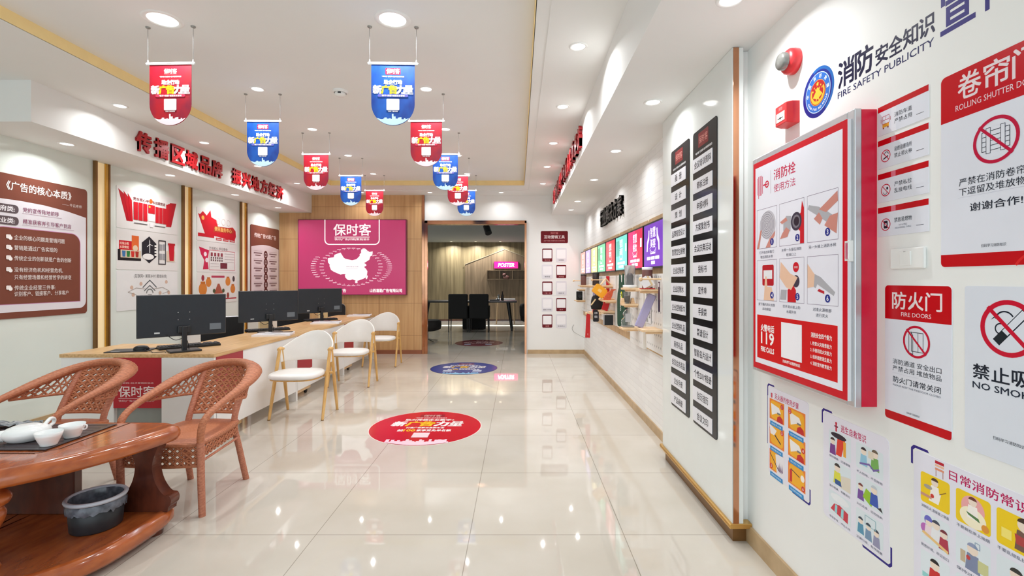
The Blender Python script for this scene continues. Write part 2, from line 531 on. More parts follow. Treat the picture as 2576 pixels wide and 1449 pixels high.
# back wall with the doorway (X -1.67 .. 0.142, height 2.374)
DX0, DX1, DZ = -1.670, 0.142, 2.374
b = MB()
b.box(DX1, XR + .15, YB, YB + .15, 0, ZT + .1, M['paint'])
b.box(DX0, DX1, YB, YB + .15, DZ, ZT + .1, M['paint'])
b.box(XL - .15, DX0, YB + .02, YB + .15, 0, ZT + .1, M['paint'])
struct(b.build('wall_back'))
b = MB()
b.box(XL, -1.715, YB - .03, YB + .02, 0.07, ZC, M['woodwall'])
struct(b.build('wall_back_panelling'))
b = MB(); b.box(XL, -1.72, YB - .04, YB + .02, 0, 0.07, plain('red_brown_skirting', (150, 92, 66), .4)); struct(b.build('baseboard_back'))
b = MB(); b.box(DX1 + .03, XR - .012, YB - .012, YB, 0, 0.07, M['skirt']); struct(b.build('baseboard_back_right'))
b = MB(); b.box(XR - .012, XR, 3.56, YB, 0, 0.075, M['skirt']); struct(b.build('baseboard_right'))
b = MB(); b.box(XF - .012, XF, YF, 2.9, 0, 0.09, M['skirt']); struct(b.build('baseboard_right_front'))
b = MB(); b.box(XL, XL + .012, YF, YB - .04, 0, 0.1, M['skirt']); struct(b.build('baseboard_left'))

# copper mirror trims: edge of the oak panelling and the door frame
b = MB(); b.box(-1.715, -1.672, YB - .045, YB + .02, 0, ZC, M['copper']); struct(b.build('trim_1'))
b = MB()
b.box(DX0, DX0 + .022, YB - .02, YB + .17, 0, DZ, M['copper'])
b.box(DX1 - .022, DX1, YB - .02, YB + .17, 0, DZ, M['copper'])
b.box(DX0, DX1, YB - .02, YB + .17, DZ - .05, DZ, M['copper'])
b.box(DX0 - .0, DX0 + .05, YB - .03, YB - .02, 0, DZ + .01, M['copper'])
b.box(DX1 - .022, DX1 + .012, YB - .03, YB - .02, 0, DZ + .01, M['copper'])
b.box(DX0, DX1 + .012, YB - .03, YB - .02, DZ - .03, DZ + .014, M['copper'])
struct(b.build('door_1'))

# ceiling with the shallow tray, its cove edge coloured with a warm glow, and the lower soffits on both sides
TX0, TX1, TY0, TY1 = -3.0, 0.10, 0.9, 7.68
b = MB()
b.box(XL - .1, TX0, YF, YB + .1, ZC, ZC + .2, M['ceil'])
b.box(TX1, XR + .1, YF, YB + .1, ZC, ZC + .2, M['ceil'])
b.box(TX0, TX1, YF, TY0, ZC, ZC + .2, M['ceil'])
b.box(TX0, TX1, TY1, YB + .1, ZC, ZC + .2, M['ceil'])
b.box(TX0 - .05, TX1 + .05, TY0 - .05, TY1 + .05, ZT, ZT + .1, M['ceil'])
struct(b.build('ceiling'))
b = MB()
b.box(TX0 - .004, TX0 + .004, TY0, TY1, ZC, ZT, M['cove'])
b.box(TX0, TX1, TY1 - .004, TY1 + .004, ZC, ZT, M['cove'])
b.box(TX1 - .004, TX1 + .004, TY0, TY1, ZC, ZT, M['cove'])
struct(b.build('trim_2'))
b = MB()      # shadow-gap bead that runs round the tray
b.box(TX1 + .082, TX1 + .092, TY0, TY1 + .4, ZC - .006, ZC, M['ceil'])
b.box(TX0, TX1 + .092, TY1 + .40, TY1 + .41, ZC - .006, ZC, M['ceil'])
struct(b.build('trim_3'))
b = MB(); b.box(XL, -3.69, 3.63, YB, 2.525, ZC, M['ceil']); struct(b.build('ceiling_left'))
b = MB(); b.box(0.597, XR, YF, YB, 2.49, ZC, M['ceil']); struct(b.build('ceiling_right'))

# room behind the doorway
YR, ZR = 15.5, 2.54
b = MB()
b.box(-5.3, 2.4, YR, YR + .15, 0, ZR + .1, M['olivewood'])
struct(b.build('wall_far'))
b = MB(); b.box(-5.3, 2.4, YR - .012, YR - .0, 0, .045, M['darkwood']); struct(b.build('baseboard_far'))
b = MB(); b.box(-5.4, -5.3, YB + .15, YR, 0, ZR + .1, M['olivewood']); struct(b.build('wall_far_left'))
b = MB(); b.box(2.4, 2.5, YB + .15, YR, 0, ZR + .1, M['olivewood']); struct(b.build('wall_far_right'))
b = MB(); b.box(-5.4, 2.5, YB + .15, YR + .1, ZR, ZR + .1, plain('grey_blue_ceiling', (176, 184, 186), .8, var=.01)); struct(b.build('ceiling_far'))

# ------------------------------------------------------------------ lamps
def downlight(x, y, z, r, label, group, watts, glass='lamp', blend=1.0):
    t = thing('downlight', label, 'ceiling light', (x, y, z), group)
    m = MB()
    m.lathe([(r * .80, 0.0), (r * .82, -.004), (r * .98, -.006), (r * 1.08, -.003), (r * 1.1, 0)], M['whiteplastic'], (x, y, z), 28)
    m.build('trim_ring', t, (x, y, z))
    m = MB(); m.lathe([(0.0, -.0035), (r * .5, -.003), (r * .82, -.001)], M[glass], (x, y, z), 28)
    m.build('lens', t, (x, y, z))
    d = bpy.data.lights.new('lamp', 'AREA'); d.shape = 'DISK'; d.size = .03; d.energy = watts; d.color = (.97, .99, 1.0)
    d.spread = math.radians(150)
    lo = bpy.data.objects.new('lamp', d); COL.objects.link(lo); lo.parent = t; lo.location = (0, 0, -.012)
    return t
ORD = ['nearest', 'second', 'third', 'fourth', 'fifth', 'sixth']
for i, y in enumerate((2.925, 3.99, 5.055, 6.12, 7.18)):
    for j, x in enumerate((-2.17, -.765)):
        big = i == 0
        side = ('left', 'right')[j]
        lab = ('large round ceiling lamp above the nearest red banner', 'large round ceiling lamp above the nearest blue banner')[j] if big else \
              '%s small downlight of the %s row in the tray ceiling' % (ORD[i], side)
        downlight(x, y, ZT, .1 if big else .055, lab, 'tray ceiling lamps', DOWN_W * (1.5 if big else 1.0))
for i, y in enumerate((4.17, 5.29, 6.38, 7.51)):
    downlight(-3.465, y, ZC, .055, '%s downlight between the cove and the left beam, counted from the front' % ('first', 'second', 'third', 'fourth')[i], 'left band downlights', DOWN_W * .6)
for i, y in enumerate((4.23, 5.49, 6.75, 7.96)):
    downlight(-3.985, y, 2.525, .058, '%s downlight under the low left beam over the wall posters, counted from the front' % ('first', 'second', 'third', 'fourth')[i], 'left soffit downlights', DOWN_W)
for i, y in enumerate((3.11, 4.19, 5.31, 6.41, 7.54)):
    downlight(.392, y, ZC, .055, '%s downlight in the ceiling strip left of the right beam' % ('nearest', 'second', 'third', 'fourth', 'farthest')[i], 'right strip downlights', DOWN_W)
for i, y in enumerate((1.99, 3.14, 4.33, 5.57, 7.10, 7.97)):
    downlight(.885, y, 2.49, .055, '%s downlight under the low right beam' % ('nearest', 'second', 'third', 'fourth', 'fifth', 'farthest')[i], 'right soffit downlights', DOWN_W * (1.0 if i == 0 else .6))
for i, x in enumerate((-2.71, -1.526, -.29)):
    downlight(x, 8.30, ZC, .05, ('downlight above the pink map poster', 'downlight above the left door post', 'downlight above the right half of the doorway')[i], 'back wall downlights', DOWN_W * .5)
for i, x in enumerate((-2.11, -1.34, -.556)):
    t = downlight(x, 15.15, ZR, .05, '%s spotlight grazing the wall of the dark back room' % ('left', 'middle', 'right')[i], 'back room spotlights', 11.0, 'dimlamp')
area_light('back_room_fill_light', (-3.4, 11.5, ZR - .02), (0, 0, 0), 1.2, 1.2, 16, (.9, .97, 1.0))  # added unseen lamp that brightens the back room
t = thing('smoke_detector', 'small round white smoke detector on the tray ceiling', 'smoke detector', (-1.495, 4.03, ZT))
m = MB(); m.lathe([(.062, 0), (.062, -.012), (.05, -.02)], M['whiteplastic'], (-1.495, 4.03, ZT), 28); m.build('base', t, (-1.495, 4.03, ZT))
m = MB(); m.lathe([(.044, -.018), (.044, -.036), (.03, -.048), (0, -.05)], M['whiteplastic'], (-1.495, 4.03, ZT), 28)
m.build('sensor_cap', t, (-1.495, 4.03, ZT - .018))
m = MB(); m.box(-1.50, -1.475, 3.985, 3.99, ZT - .034, ZT - .022, M['blackplastic']); m.build('sensor_slot', t)

# ------------------------------------------------------------------ hanging banners
def skyline(s, c, w, v0, vt):
    random.seed(4)
    x = -w
    while x < w:
        d = random.uniform(.006, .016); hgt = (vt - v0) * (0.25 + .75 * random.random()) * (1 - abs(x) / w * .45)
        s.rect(x, v0, min(x + d, w), v0 + hgt, c); x += d
    s.rect(-.006, v0, .004, vt * 1.0 + .012, c)
def banner(kind):
    red = kind == 'red'
    w, h, r = .135, .385, .135
    t = thing('hanging_banner', '', 'banner', (0, 0, 0))
    c0 = (184, 14, 36) if red else (14, 74, 172)
    pts = [(-w, 0), ] + [(w * math.cos(a), -h + r + r * math.sin(a)) for a in [PI + PI * i / 22 for i in range(23)]] + [(w, 0)]
    s = Sheet((0, .001, 0), (1, 0, 0), (0, 0, 1), rough=.5)
    cloth = bpy.data.materials.get('banner_' + kind)
    if not cloth:
        cloth, nt, bs = base_mat('banner_' + kind, .5)
        f = noise(nt, coords(nt, (9, 9, 5), 'object'), 1.0, 3)
        nt.links.new(mixed(nt, f, rgb((128, 8, 48) if red else (4, 42, 130)), rgb((184, 4, 24) if red else (14, 92, 186)), .3, .7), bs.inputs['Base Color'])
    s.slab(pts, .002, cloth)
    W = (250, 246, 246); k = (60, 10, 20) if red else (8, 30, 90)
    if not red: s.rrect(-.047, -.066, .047, -.024, .006, (186, 20, 58)); s.up()
    s.text('保时客', 0, -.043, .082, .03, (246, 214, 200) if red else W, .03)
    s.rect(-.04, -.062, .04, -.061, (230, 180, 180))
    s.text('“保时客”互联网+技术营销体验店', 0, -.078, .14, .009, W, .03)
    s.text('助企行动', 0, -.113, .112, .028, W, .05)
    s.text('新', -.098, -.160, .05, .05, W, .06); s.text('广', -.047, -.160, .05, .05, (250, 214, 30), .06); s.text('告', .001, -.160, .05, .05, (250, 214, 30), .06)
    s.text('力', .05, -.160, .05, .05, W, .06); s.text('量', .098, -.160, .05, .05, W, .06)
    s.rrect(-.095, -.206, .095, -.190, .008, (206, 60, 90) if red else (110, 110, 200)); s.up()
    s.text('“数字+商圈”赋能百业营销', 0, -.198, .145, .011, W, .03)
    s.rrect(-.04, -.290, .04, -.218, .006, (246, 240, 242))
    s.text('扫码了解详情', 0, -.297, .06, .007, W, .02)
    s.up()
    wt = (252, 232, 238) if red else (206, 236, 250)
    skyline(s, wt, .078, -.352, -.325)
    s.poly([(-.098, -.340), (-.06, -.350), (.0, -.346), (.06, -.350), (.098, -.340)] + [(.135 * math.cos(a), -.25 + .1335 * math.sin(a)) for a in [-.72 - (PI - 1.44) * i / 14 for i in range(15)]], wt)
    s.build('banner_cloth', t, (0, 0, 0))
    m = MB(); m.cyl((-.158, 0, .004), (.158, 0, .004), .0055, .0055, M['acrylic'], 10)
    m.box(-.155, .155, -.004, .004, -.003, .012, M['acrylic']); m.build('hanging_rod', t)
    for x in (-.146, .146):
        m = MB(); m.cyl((x, 0, .012), (x, 0, .235), .0012, .0012, M['wire'], 6); m.cyl((x, 0, .008), (x, 0, .028), .006, .003, M['acrylic'], 8); m.build('wire', t)
        m = MB(); m.lathe([(0, .226), (.012, .228), (.014, .233), (.014, .2355)], M['disc'], (x, 0, 0), 14, cap1=True); m.build('ceiling_disc', t)
    return t
bp = {'red': banner('red'), 'blue': banner('blue')}
used = set()
where = ['nearest of the left row', 'second of the left row', 'third of the left row', 'fourth of the left row', 'farthest of the left row']
for i, y in enumerate((3.01, 4.10, 5.18, 6.26, 7.29)):
    for j, x in enumerate((-2.183, -.785)):
        kind = ('red', 'blue')[(i + j) % 2]
        row = ('left', 'right')[j]
        lab = 'hanging %s pennant banner, %s of the %s row' % (kind, ('nearest', 'second', 'third', 'fourth', 'farthest')[i], row)
        if kind in used: o = dup(bp[kind], (x, y, ZT - .2355))
        else: o = bp[kind]; o.location = (x, y, ZT - .2355); used.add(kind)
        o['label'] = lab; o['group'] = 'hanging pennant banners'
        o.rotation_euler = (0, 0, math.radians((2, -1, 1, -2, 1)[i] * (1 if j else -1)))

# ------------------------------------------------------------------ raised characters on both beams and on the brick wall
def letters(chars, ys, x, z, w, h, U, mat, d, lab, group):
    n = sum(1 for c in chars if c != ' ')
    k = 0
    for c, y in zip(chars, ys):
        if c == ' ': continue
        k += 1
        s = Sheet((x, 0, 0), U, UZ)
        s.k = d / s.eps
        s.text(c, y if U[1] > 0 else -y, z, w, h, M[mat], .03 if 'red' in mat else .012, depth=d - .001, side=M['letterredside' if 'red' in mat else 'letterside'])
        o = s.build('raised_character')
        tag(o, lab % ('first', 'second', 'third', 'fourth', 'fifth', 'sixth', 'seventh', 'eighth', 'ninth', 'tenth', 'eleventh', 'twelfth', 'thirteenth', 'fourteenth')[k - 1], 'sign letter', group)
letters('传播区域品牌振兴地方经济', (4.71, 4.945, 5.18, 5.40, 5.63, 5.855, 6.26, 6.49, 6.71, 6.945, 7.17, 7.40), -3.69, 2.675, .185, .185, (0, 1, 0), 'letterred', .02,
        '%s raised red character from the left on the left ceiling beam', 'red characters on the left beam')
letters('打造智能营销平台服务实体经济', [7.70 - .246 * i for i in range(14)], .597, 2.66, .165, .2, (0, -1, 0), 'letterred', .03,
        '%s raised red character from the far end on the right ceiling beam', 'red characters on the right beam')
def yx(px, X): return F * X / (px - CX)            # depth of a point of the wall X = const seen at column px
letters('行业解决方案', [yx(p, 1.17) for p in (1514.5, 1521.5, 1529.5, 1538, 1548, 1560)], XR, 2.18, .225, .225, (0, -1, 0), 'letterblack', .03,
        '%s raised black character from the left on the brick wall', 'black characters on the brick wall')

# ------------------------------------------------------------------ left wall: lit brass channels and posters
for i, (y0, y1) in enumerate(((4.81, 4.99), (6.074, 6.246), (7.347, 7.52))):
    t = thing('brass_light_channel', '%s tall brass channel with a warm lit strip on the left wall' % ('nearest', 'middle', 'farthest')[i], 'wall trim', (XL, (y0 + y1) / 2, 0.1), 'brass channels between the left wall panels')
    m = MB(); m.box(XL, XL + .006, y0 + .024, y1 - .05, .1, 2.52, M['warmstrip']); m.build('lit_strip', t)
    m = MB(); m.box(XL, XL + .03, y0, y0 + .024, .1, 2.524, M['darkbrass']); m.build('edge_profile', t)
    m = MB(); m.box(XL, XL + .022, y1 - .05, y1 - .018, .1, 2.524, M['brass']); m.box(XL, XL + .026, y1 - .018, y1, .1, 2.524, M['darkbrass']); m.build('edge_profile', t)
LW = dict(U=(0, 1, 0), V=UZ)
BR, PK, PW = (124, 72, 58), (128, 34, 84), (226, 222, 228)

# large brown poster: nearest
s = Sheet((XL, 0, 0), **LW, rough=.3)
u0, u1, v0, v1 = 3.80, 4.738, .998, 2.214
s.slab(s.rr(u0, v0, u1, v1, .03), .008, BR)
uc = (u0 + u1) / 2
def arc(cx, cy, r, a0, a1, n=7): return [(cx + r * math.cos(math.radians(lerp(a0, a1, i / n))), cy + r * math.sin(math.radians(lerp(a0, a1, i / n)))) for i in range(n + 1)]
w0, w1, wb = u0 + .013, u1 - .013, 1.052
s.poly(arc(w0 + .07, wb + .07, .07, 180, 270) + arc(w1 - .07, wb + .07, .07, 270, 360) + [(w1, 1.936), (w1 - .2, 1.972), (w1 - .42, 1.995), (w1 - .62, 2.001), (w0, 1.996)], PW); s.up()
i0, i1, ib, it = u0 + .075, u1 - .078, 1.120, 1.764
s.poly(arc(i0 + .07, ib + .065, .07, 180, 270) + [(i1 + .006, ib - .005)] + arc(i1 - .09, it - .09, .096, 0, 90) + arc(i0 + .09, it - .09, .096, 90, 180), (206, 150, 190)); s.up()
s.poly(arc(i0 + .07, ib + .07, .07, 180, 270) + [(i1, ib)] + arc(i1 - .09, it - .09, .09, 0, 90) + arc(i0 + .09, it - .09, .09, 90, 180), BR); s.up()
s.text('《广告的核心本质》', uc + .01, 2.118, .58, .075, (236, 232, 230), .015)
s.text('—— 牛云老师', u1 - .16, 2.035, .2, .03, (226, 214, 210))
for v, a, bt in ((1.922, '政府类:', '党的宣传阵地前移'), (1.822, '企业类:', '精准获客并引导客户到店')):
    s.rrect(u0 + .05, v - .036, u0 + .287, v + .036, .03, (96, 84, 88)); s.up()
    s.text(a, u0 + .17, v, .17, .045, (240, 236, 240), .02)
    s.text(bt, u0 + .323, v + .008, .323 if len(bt) < 9 else .444, .042, PK, 0, 'l')
    s.rect(u0 + .315, v - .026, u0 + .35 + (.323 if len(bt) < 9 else .444), v - .024, PK)
rows = [(1.685, '企业的核心问题是营销问题', .45), (1.598, '营销是通过广告实现的', .378), (1.51, '传统企业的创新就是广告的创新', .517),
        (1.411, '没有经济危机和经营危机,', .432), (1.348, '只有经营场景和经营哲学的转变', .517), (1.257, '传统企业经营三件事:', .36), (1.205, '识别客户、链接客户、分享客户', .486)]
for v, tx, w in rows:
    s.text(tx, u0 + .25, v, w, .042, (236, 226, 222), .006, 'l')
    if v not in (1.348, 1.205):
        s.rrect(u0 + .185, v - .014, u0 + .225, v + .02, .008, (240, 232, 230)); s.disc(u0 + .22, v - .008, .016, (250, 246, 244), 16)
tag(s.build('wall_poster'), 'large brown poster with white bullet lines at the left edge of the picture', 'poster')

# printed sheets of the second bay
def blank(u0, v0, u1, v1, c=(222, 220, 218)):
    s = Sheet((XL, 0, 0), **LW, rough=.35); s.slab(s.rr(u0, v0, u1, v1, .012, 3), .004, c); return s
RD, GY = (192, 30, 42), (70, 70, 74)
s = blank(5.09, 1.885, 6.0, 2.335); U = 5.09; Vb = 1.885
for k, (a0, a1, b0, b1) in enumerate(((0.0, .10, .12, .36), (.07, .13, .165, .345), (.125, .165, .21, .33))):
    s.poly([(U + a0 + .02, Vb + b1 + .06 ), (U + a1 + .035, Vb + b1 - .01), (U + .215, Vb + .09), (U + .13 + .03 * k, Vb + .085)], (178 + 8 * k, 24, 38)); s.up()
    s.poly([(U + .91 - a0 - .02, Vb + b1 + .03), (U + .91 - a1 - .03, Vb + b1 + .02), (U + .715, Vb + .085), (U + .80 - .03 * k, Vb + .085)], (178 + 8 * k, 24, 38)); s.up()
for i in range(3):
    s.rect(U + .225 + .068 * i, Vb + .11, U + .285 + .068 * i, Vb + .31, RD); s.rect(U + .545 + .058 * i, Vb + .11, U + .598 + .058 * i, Vb + .30, RD)
s.rect(U + .435, Vb + .21, U + .535, Vb + .31, RD); s.disc(U + .455, Vb + .285, .012, (250, 214, 60), 16)
s.rect(U + .435, Vb + .12, U + .535, Vb + .20, (238, 226, 226)); s.rect(U + .46, Vb + .05, U + .51, Vb + .10, (232, 228, 230))
s.text('党在我心中', U + .33, Vb + .345, .22, .035, (120, 40, 44), .01); s.text('永远跟党走', U + .60, Vb + .345, .2, .035, (120, 40, 44), .01)
s.disc(U + .475, Vb + .352, .026, (214, 90, 40), 20)
s.rect(U + .23, Vb + .07, U + .42, Vb + .078, GY); s.rect(U + .53, Vb + .07, U + .70, Vb + .078, GY)
tag(s.build('wall_poster'), 'print with fanned red panels, topmost sheet right of the nearest brass channel', 'poster', 'design prints on the left wall')
s = blank(5.09, 1.437, 6.0, 1.879); Vb = 1.437
s.rect(U + .03, Vb + .215, U + .295, Vb + .315, RD); s.rect(U + .20, Vb + .22, U + .30, Vb + .38, (214, 104, 52)); s.up()
s.text('垃圾分类', U + .10, Vb + .285, .12, .03, (250, 220, 200), .01); s.text('从我做起', U + .10, Vb + .245, .12, .03, (250, 220, 200), .01)
s.disc(U + .25, Vb + .24, .035, (216, 196, 168), 20)
s.rect(U + .015, Vb + .10, U + .33, Vb + .145, (34, 34, 36)); s.rect(U + .015, Vb + .145, U + .05, Vb + .22, (34, 34, 36)); s.rect(U + .05, Vb + .13, U + .33, Vb + .215, (208, 190, 166)); s.up()
for i, c in enumerate(((60, 110, 160), (40, 120, 60), (196, 50, 44), (160, 50, 40))): s.poly([(U + .075 + .06 * i, Vb + .14), (U + .11 + .06 * i, Vb + .14), (U + .117 + .06 * i, Vb + .205), (U + .068 + .06 * i, Vb + .205)], c)
hx = [(U + .45 + .125 * math.cos(a), Vb + .235 + .155 * math.sin(a)) for a in [PI / 6 + PI / 3 * i for i in range(6)]]
s.poly(hx, (36, 40, 46)); s.up()
s.rect(U + .452, Vb + .20, U + .462, Vb + .34, (240, 240, 240)); s.line([(U + .457, Vb + .30), (U + .42, Vb + .27)], .006, (240, 240, 240)); s.line([(U + .457, Vb + .30), (U + .50, Vb + .285)], .006, (240, 240, 240)); s.line([(U + .457, Vb + .30), (U + .455, Vb + .35)], .006, (240, 240, 240))
s.disc(U + .435, Vb + .155, .085, (232, 230, 228), 24, .035)
for i in range(4): s.rect(U + .53, Vb + .17 + .035 * i, U + .57, Vb + .19 + .035 * i, (232, 230, 226))
for dx, dy in ((.60, .24), (.66, .245), (.66, .13), (.72, .125), (.60, .13)): s.rect(U + dx, Vb + dy, U + dx + .05, Vb + dy + .07, (150, 150, 154))
s.frame(U + .59, Vb + .07, U + .71, Vb + .36, .012, (44, 46, 50))
s.rect(U + .72, Vb + .11, U + .86, Vb + .24, (212, 190, 168)); s.up()
s.poly([(U + .77, Vb + .12), (U + .84, Vb + .12), (U + .855, Vb + .31), (U + .755, Vb + .31)], RD); s.rect(U + .745, Vb + .31, U + .865, Vb + .335, (176, 30, 36))
tag(s.build('wall_poster'), 'print with a black hexagon, right of the nearest brass channel', 'poster', 'design prints on the left wall')
s = blank(5.09, .99, 6.0, 1.428, (226, 226, 226)); Vb = .99
s.text('(互联网+ 美丽乡村 精准扶贫)', U + .48, Vb + .375, .50, .05, (60, 62, 66))
s.line([(U + .36, Vb + .25), (U + .42, Vb + .30), (U + .46, Vb + .33), (U + .50, Vb + .30), (U + .56, Vb + .25)], .012, (84, 92, 96)); s.line([(U + .38, Vb + .21), (U + .46, Vb + .27), (U + .54, Vb + .21)], .01, (84, 92, 96))
s.ring(U + .46, Vb + .18, .055, .014, (120, 124, 124), a0=0, a1=180); s.rect(U + .43, Vb + .09, U + .49, Vb + .17, (150, 150, 146))
for dx, dy in ((.2, .25), (.33, .29), (.72, .31), (.22, .17), (.62, .18), (.76, .18)): s.disc(U + dx, Vb + dy, .022, (206, 176, 158), 16)
for d in (-1, 1): s.line([(U + .46 + d * .06, Vb + .23), (U + .46 + d * .2, Vb + .245), (U + .46 + d * .31, Vb + .20), (U + .46 + d * .2, Vb + .17)], .005, (150, 140, 130))
tag(s.build('wall_poster'), 'white paper print with a grey sketch behind the nearest monitor', 'poster', 'design prints on the left wall')
# third bay
U = 6.365
s = blank(U, 1.857, 7.255, 2.30); Vb = 1.857
s.poly([(U + .02, Vb + .36), (U + .06, Vb + .35), (U + .12, Vb + .40), (U + .2, Vb + .35), (U + .28, Vb + .435), (U + .30, Vb + .34), (U + .42, Vb + .31), (U + .45, Vb + .20), (U + .80, Vb + .25), (U + .87, Vb + .20), (U + .88, Vb + .12), (U + .84, Vb + .05), (U + .16, Vb + .10)], RD); s.up()
s.poly([(U + .34, Vb + .14), (U + .80, Vb + .155), (U + .83, Vb + .19), (U + .80, Vb + .235), (U + .36, Vb + .225)], (176, 60, 40)); s.up()
s.text('便民服务中心', U + .57, Vb + .19, .40, .06, (236, 190, 110), .01)
s.disc(U + .12, Vb + .31, .03, (230, 170, 80), 18)
s.rect(U + .0 + .02, Vb + .055, U + .36, Vb + .10, RD)
for i in range(3): s.frame(U + .40 + .16 * i, Vb + .03, U + .53 + .16 * i, Vb + .065, .012, RD)
for i in range(3): s.ring(U + .45 + .12 * i, Vb + .30, .045, .005, (200, 170, 160))
tag(s.build('wall_poster'), 'print with a waving red flag shape, topmost sheet right of the middle brass channel', 'poster', 'design prints on the left wall')
s = blank(U, 1.432, 7.255, 1.851); Vb = 1.432
s.poly([(U + .04, Vb + .34), (U + .25, Vb + .30), (U + .22, Vb + .16), (U + .24, Vb + .04), (U + .12, Vb + .035), (U + .15, Vb + .16), (U + .08, Vb + .24)], (196, 34, 74)); s.up()
s.disc(U + .17, Vb + .245, .034, (234, 220, 226), 6); s.disc(U + .20, Vb + .165, .034, (234, 220, 226), 6)
s.text('不忘初心 牢记使命', U + .46, Vb + .335, .42, .04, (110, 90, 96))
s.frame(U + .25, Vb + .03, U + .85, Vb + .31, .005, (196, 34, 74))
for i in range(4): s.rect(U + .285 + .075 * i, Vb + .225, U + .33 + .075 * i, Vb + .275, (140, 60, 70))
for j in range(2):
    for i in range(6): s.rect(U + .285 + .048 * i, Vb + .155 + .035 * j, U + .31 + .048 * i, Vb + .18 + .035 * j, (90, 60, 64))
for j in range(4): s.rect(U + .60, Vb + .15 + .04 * j, U + .83, Vb + .154 + .04 * j, (160, 150, 156))
s.rect(U + .50, Vb + .055, U + .66, Vb + .135, (110, 40, 52)); s.rect(U + .28, Vb + .12, U + .47, Vb + .123, (160, 150, 156)); s.rect(U + .28, Vb + .08, U + .47, Vb + .083, (160, 150, 156))
tag(s.build('wall_poster'), 'print with a magenta tower beside a framed grid, right of the middle brass channel', 'poster', 'design prints on the left wall')
s = blank(U, 1.0, 7.255, 1.425, (224, 222, 218)); Vb = 1.0
s.rrect(U + .30, Vb + .355, U + .60, Vb + .385, .01, (178, 60, 84))
for dx, dy, r, c in ((.12, .20, .085, (208, 128, 56)), (.24, .29, .06, (208, 128, 56)), (.68, .30, .06, (212, 134, 60)), (.80, .19, .06, (208, 128, 56))):
    s.disc(U + dx, Vb + dy, r, c, 24, r * 1.05); s.rect(U + dx - r * .55, Vb + dy + r * .8, U + dx + r * .55, Vb + dy + r * 1.2, (190, 110, 46))
for dx, dy, c in ((.12, .35, (150, 50, 60)), (.82, .34, (70, 66, 66)), (.68, .10, (150, 70, 60))): s.disc(U + dx, Vb + dy, .03, c, 20, .042)
s.poly([(U + .36, Vb + .13), (U + .56, Vb + .13), (U + .48, Vb + .27), (U + .44, Vb + .27)], (170, 90, 70)); s.disc(U + .36, Vb + .17, .03, (80, 90, 60), 16); s.disc(U + .57, Vb + .17, .03, (80, 90, 60), 16)
s.rect(U, Vb + .045, 7.255, Vb + .062, (180, 34, 52))
tag(s.build('wall_poster'), 'paper design print with orange honey jars above the gap between two monitors', 'poster', 'design prints on the left wall')
# far brown poster
s = Sheet((XL, 0, 0), **LW, rough=.3)
u0, u1, v0, v1 = 7.637, 8.545, 1.0, 2.216
s.slab(s.rr(u0, v0, u1, v1, .03), .008, BR)
s.poly([(u0 + .016, v0 + .03), (u1 - .016, v0 + .03), (u1 - .016, 1.86)] + [(lerp(u1 - .016, u0 + .016, i / 12), 1.86 + .05 * math.sin(PI * i / 12)) for i in range(1, 12)] + [(u0 + .016, 1.86)], (226, 214, 216)); s.up()
s.text('传统广告VS新广告', (u0 + u1) / 2, 2.055, .70, .075, (240, 222, 218), .01)
for i in range(7):
    v = 1.745 - .125 * i; c = (u0 + u1) / 2
    s.disc(c, v, .062, (92, 40, 44), 24, .07); s.up(); s.frame(c - .025, v - .03, c + .025, v + .03, .008, (236, 226, 226))
    for sd in (-1, 1):
        s.rect(c + sd * .24 - .125, v + .012, c + sd * .24 + .125, v + .03, (128, 104, 108)); s.rect(c + sd * .24 - .08, v - .025, c + sd * .24 + .08, v - .008, (128, 104, 108))
        s.rect(c + sd * .24 - .13, v + .055, c + sd * .24 + .13, v + .058, (180, 160, 164))
tag(s.build('wall_poster'), 'brown poster with a chain of dark ovals in the far corner of the left wall', 'poster')

# ------------------------------------------------------------------ pink map light box on the oak wall
YP = 8.48
def q(x, y): return ((x - CX) * YP / F, H - (y - CY) * YP / F)
x0, zt = q(749, 552); x1, zb = q(1022, 742.5)
t = thing('map_lightbox', 'large pink lit poster with a white map on the oak back wall', 'light box', ((x0 + x1) / 2, 8.57, zb))
m = MB(); m.box(x0, x1, YP + .003, 8.57, zb, zt, plain('dark_plum_frame', (110, 30, 66), .4)); m.build('box_frame', t)
s = Sheet((0, YP, 0), (1, 0, 0), UZ, emit=.2, rough=.2)
PKM, WH = (180, 56, 104), (255, 252, 255)
s.k = -4; s.rect(x0 + .012, zb + .012, x1 - .012, zt - .012, PKM); s.k = -2
def zq(a, b): return q(690 + a / 4.14, 430 + b / 4.14)
A, B_ = zq(520, 507), zq(1100, 765)
r = .08
fr = [(A[0] + .012, zt - .014)] + [(A[0] + .012 + r + r * math.cos(a), B_[1] + r + r * math.sin(a)) for a in [PI + PI / 2 * i / 6 for i in range(7)]] + [(B_[0] - .012 - r + r * math.cos(a), B_[1] + r + r * math.sin(a)) for a in [1.5 * PI + PI / 2 * i / 6 for i in range(7)]] + [(B_[0] - .012, zt - .014)]
for a, c in zip(fr, fr[1:]): s.line([a, c], .018, WH)
def ztext(tx, xa, ya, xb, yb, bold=0, c=WH):
    p, w = zq(xa, ya), zq(xb, yb)
    s.text(tx, (p[0] + w[0]) / 2, (p[1] + w[1]) / 2, w[0] - p[0], p[1] - w[1], c, bold)
ztext('保时客', 617, 552, 1006, 672, .012)
a, c = zq(628, 686), zq(992, 692); s.rect(a[0], c[1], c[0], a[1], WH)
ztext('快印|广告|印刷|策划|设计', 628, 700, 992, 727, .012)
ztext('山西喜勤广告有限公司', 995, 1228, 1330, 1264, .03)
ztext('全国连锁招商加盟热线广告', 290, 1228, 748, 1264, .02)
